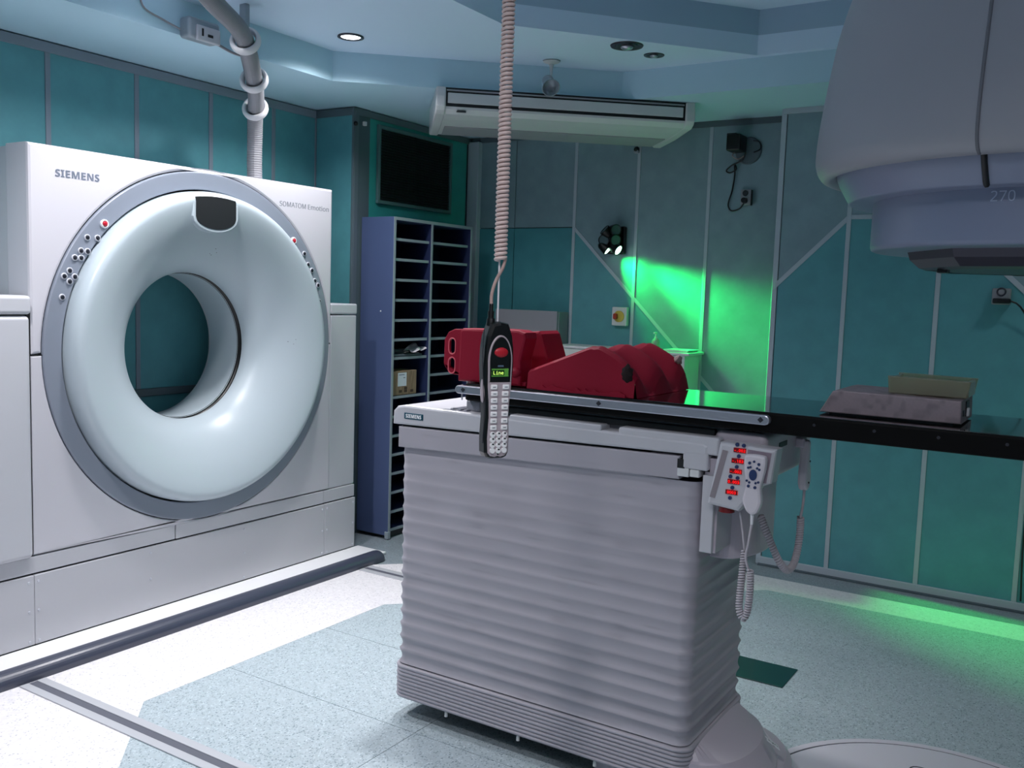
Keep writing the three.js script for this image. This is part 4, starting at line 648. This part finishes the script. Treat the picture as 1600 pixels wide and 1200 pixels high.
// ------------------------------------------------------------------ along the back wall
{
  const t = thing('low_cabinet', 'plain grey-white cabinet against the dark teal wall behind the red foot rest', 'cabinet', [5.34, 0, -3.22]);
  part(t, 'carcass', rb(5.28, 5.405, 0.02, 1.39, -3.465, -2.985, 0.004), M.cabinet);
  part(t, 'door', rb(5.262, 5.281, 0.04, 1.395, -3.468, -2.99, 0.003), M.cabinet);
  part(t, 'plinth', bx(5.29, 5.4, 0, 0.03, -3.45, -3.0), M.dark);
  const s = thing('wash_unit', 'tall white cupboard by the wall lit green, with a tray on top', 'cupboard', [5.28, 0, -2.5]);
  part(s, 'carcass', rb(5.16, 5.395, 0.04, 1.17, -2.93, -2.06, 0.006), M.greenBin);
  part(s, 'top_board', rb(5.15, 5.398, 1.17, 1.186, -2.95, -2.03, 0.005), M.white);
  part(s, 'tray', extX([[-2.2, 1.186], [-2.21, 1.2], [-2.05, 1.2], [-2.06, 1.186]], 5.19, 5.36, 0.003), M.white);
  part(s, 'plinth', bx(5.18, 5.39, 0, 0.05, -2.9, -2.08), M.dark);
  const d = thing('pump_bottle', 'small pump dispenser bottle on the cupboard behind the red wedge', 'bottle', [5.3, 1.186, -2.31]);
  part(d, 'bottle', latheY([[0.0005, 1.187], [0.024, 1.188], [0.026, 1.196], [0.025, 1.235], [0.018, 1.25], [0.01, 1.256], [0.0005, 1.257]], 5.3, 0, -2.31, 24), S(0x9aa39a, 0.4));
  part(d, 'pump', mergeGeometries([latheY([[0.009, 1.256], [0.009, 1.266], [0.005, 1.268], [0.005, 1.288], [0.0005, 1.289]], 5.3, 0, -2.31, 16), rb(5.27, 5.308, 1.284, 1.294, -2.316, -2.304, 0.003).toNonIndexed()].map(g => { const k = g.index ? g.toNonIndexed() : g; return k; })), M.white);
  const w = thing('wall_switch', 'white box with a red rotary knob on yellow, on the wall below the green lamp', 'switch', [5.4, 1.378, -2.6]);
  part(w, 'box', rb(5.372, 5.41, 1.319, 1.437, -2.652, -2.548, 0.006), M.white);
  part(w, 'rotary_plate', new THREE.CylinderGeometry(0.036, 0.036, 0.008, 28).rotateZ(Math.PI / 2).translate(5.369, 1.378, -2.6), M.yellow);
  part(w, 'knob', rb(5.342, 5.368, 1.36, 1.396, -2.632, -2.605, 0.008, 3), S(0xa8321e, 0.45));
  // laser projector with its cable, and its outlet
  const p = thing('wall_laser', 'black laser projector on a round plate high on the wall, cable hanging', 'projector', [5.4, 2.39, -1.87]);
  part(p, 'wall_plate', new THREE.CylinderGeometry(0.075, 0.08, 0.012, 32).rotateZ(Math.PI / 2).translate(5.402, 2.375, -1.83), M.stripDark);
  part(p, 'body', rb(5.27, 5.39, 2.36, 2.455, -1.92, -1.835, 0.01), M.black);
  part(p, 'hood', rb(5.3, 5.38, 2.445, 2.465, -1.93, -1.87, 0.006), M.dark);
  part(p, 'wire', tube([[5.35, 2.365, -1.89], [5.33, 2.34, -1.9], [5.34, 2.32, -1.87], [5.37, 2.345, -1.835]], 0.003, 24, 6), M.cordPink);
  part(p, 'wire', tube([[5.38, 2.36, -1.79], [5.39, 2.38, -1.755], [5.395, 2.42, -1.765], [5.395, 2.43, -1.8]], 0.004, 20, 6), M.dark);
  part(p, 'cable', tube([[5.36, 2.36, -1.83], [5.37, 2.32, -1.85], [5.385, 2.29, -1.92], [5.39, 2.262, -1.952], [5.39, 2.25, -1.93], [5.385, 2.27, -1.89], [5.392, 2.3, -1.905], [5.392, 2.24, -1.9], [5.392, 2.15, -1.91], [5.392, 2.06, -1.93], [5.392, 2.03, -1.91], [5.388, 2.04, -1.86], [5.38, 2.07, -1.83]], 0.0045, 120, 7), M.black);
  const o = thing('wall_socket', 'double wall socket with a black plug below the laser projector', 'socket', [5.4, 2.1, -1.82]);
  part(o, 'plate', rb(5.38, 5.409, 2.06, 2.15, -1.855, -1.79, 0.006), M.cabinet);
  for (const y of [2.128, 2.085]) part(o, 'socket_well', new THREE.CylinderGeometry(0.017, 0.017, 0.005, 20).rotateZ(Math.PI / 2).translate(5.379, y, -1.825), M.dark);
  part(o, 'plug', new THREE.CylinderGeometry(0.016, 0.014, 0.03, 16).rotateZ(Math.PI / 2).translate(5.366, 2.085, -1.825), M.black);
  part(o, 'flap', rb(5.368, 5.385, 2.055, 2.145, -1.79, -1.782, 0.003, 1), M.dark);
}
{ // six-headed lamp with two green heads lit
  const t = thing('wall_lamp_cluster', 'black cluster of six small wall lamps, the bottom two shining green', 'wall lamp', [5.38, 1.85, -2.65]);
  part(t, 'mount_plate', rb(5.375, 5.41, 1.77, 1.945, -2.725, -2.585, 0.012), M.black);
  const can = latheY([[0.0005, 0.075], [0.018, 0.073], [0.028, 0.06], [0.031, 0.04], [0.036, 0.006], [0.036, 0.0], [0.031, 0.001], [0.029, 0.008], [0.0005, 0.009]], 0, 0, 0, 24);
  const lensG = new THREE.CircleGeometry(0.03, 24).rotateX(Math.PI / 2).translate(0, 0.003, 0);
  const gl = new THREE.MeshStandardMaterial({ color: 0xffffff, emissive: 0xc8ffe4, emissiveIntensity: 4 }), off = S(0x5d7072, 0.25, { metalness: 0.5 });
  const put = (p, d, lit) => { const q = new THREE.Quaternion().setFromUnitVectors(new THREE.Vector3(0, -1, 0), v3(d).normalize()); const m = partAt(t, 'lamp_head', can, M.black, ...p); m.quaternion.copy(q); const l = new THREE.Mesh(lensG, lit ? gl : off); l.name = 'lens'; m.add(l); };
  for (const [y, z, d] of [[1.92, -2.695, [-0.5, 0.6, -0.5]], [1.915, -2.61, [-0.6, -0.1, 0.75]], [1.853, -2.695, [-0.95, -0.05, 0.2]], [1.853, -2.61, [-0.6, -0.15, 0.75]]]) put([5.3, y, z], d, false);
  SPOTS.forEach(([p, d, ang, I], i) => {
    const D = v3(d).normalize(); put(p, d, true);
    const s = new THREE.SpotLight(GREEN, I, 0, ang * rad, 0.85, 2); s.position.copy(v3(p)).addScaledVector(D, 0.004); s.target.position.copy(s.position).add(D); s.castShadow = true; s.shadow.radius = 1.5; scene.add(s, s.target);
  });
}
{ // socket on the right wall
  const t = thing('wall_socket', 'white wall socket with a black plug and cable on the right wall', 'socket', [5.2, 1.56, -0.43]);
  part(t, 'plate', rb(5.17, 5.213, 1.525, 1.605, -0.478, -0.395, 0.006), M.cabinet);
  part(t, 'socket_well', new THREE.TorusGeometry(0.018, 0.004, 8, 24).rotateY(Math.PI / 2).translate(5.17, 1.588, -0.437), M.steelDark);
  part(t, 'plug', rb(5.125, 5.17, 1.53, 1.556, -0.47, -0.39, 0.008), M.black);
  part(t, 'cable', tube([[5.145, 1.543, -0.39], [5.15, 1.53, -0.36], [5.17, 1.47, -0.32], [5.19, 1.4, -0.3], [5.195, 1.3, -0.27], [5.195, 1.0, -0.25], [5.195, 0.3, -0.25], [5.195, 0.06, -0.24]], 0.0045, 60, 7), M.dark);
}
renderer.render(scene, camera);
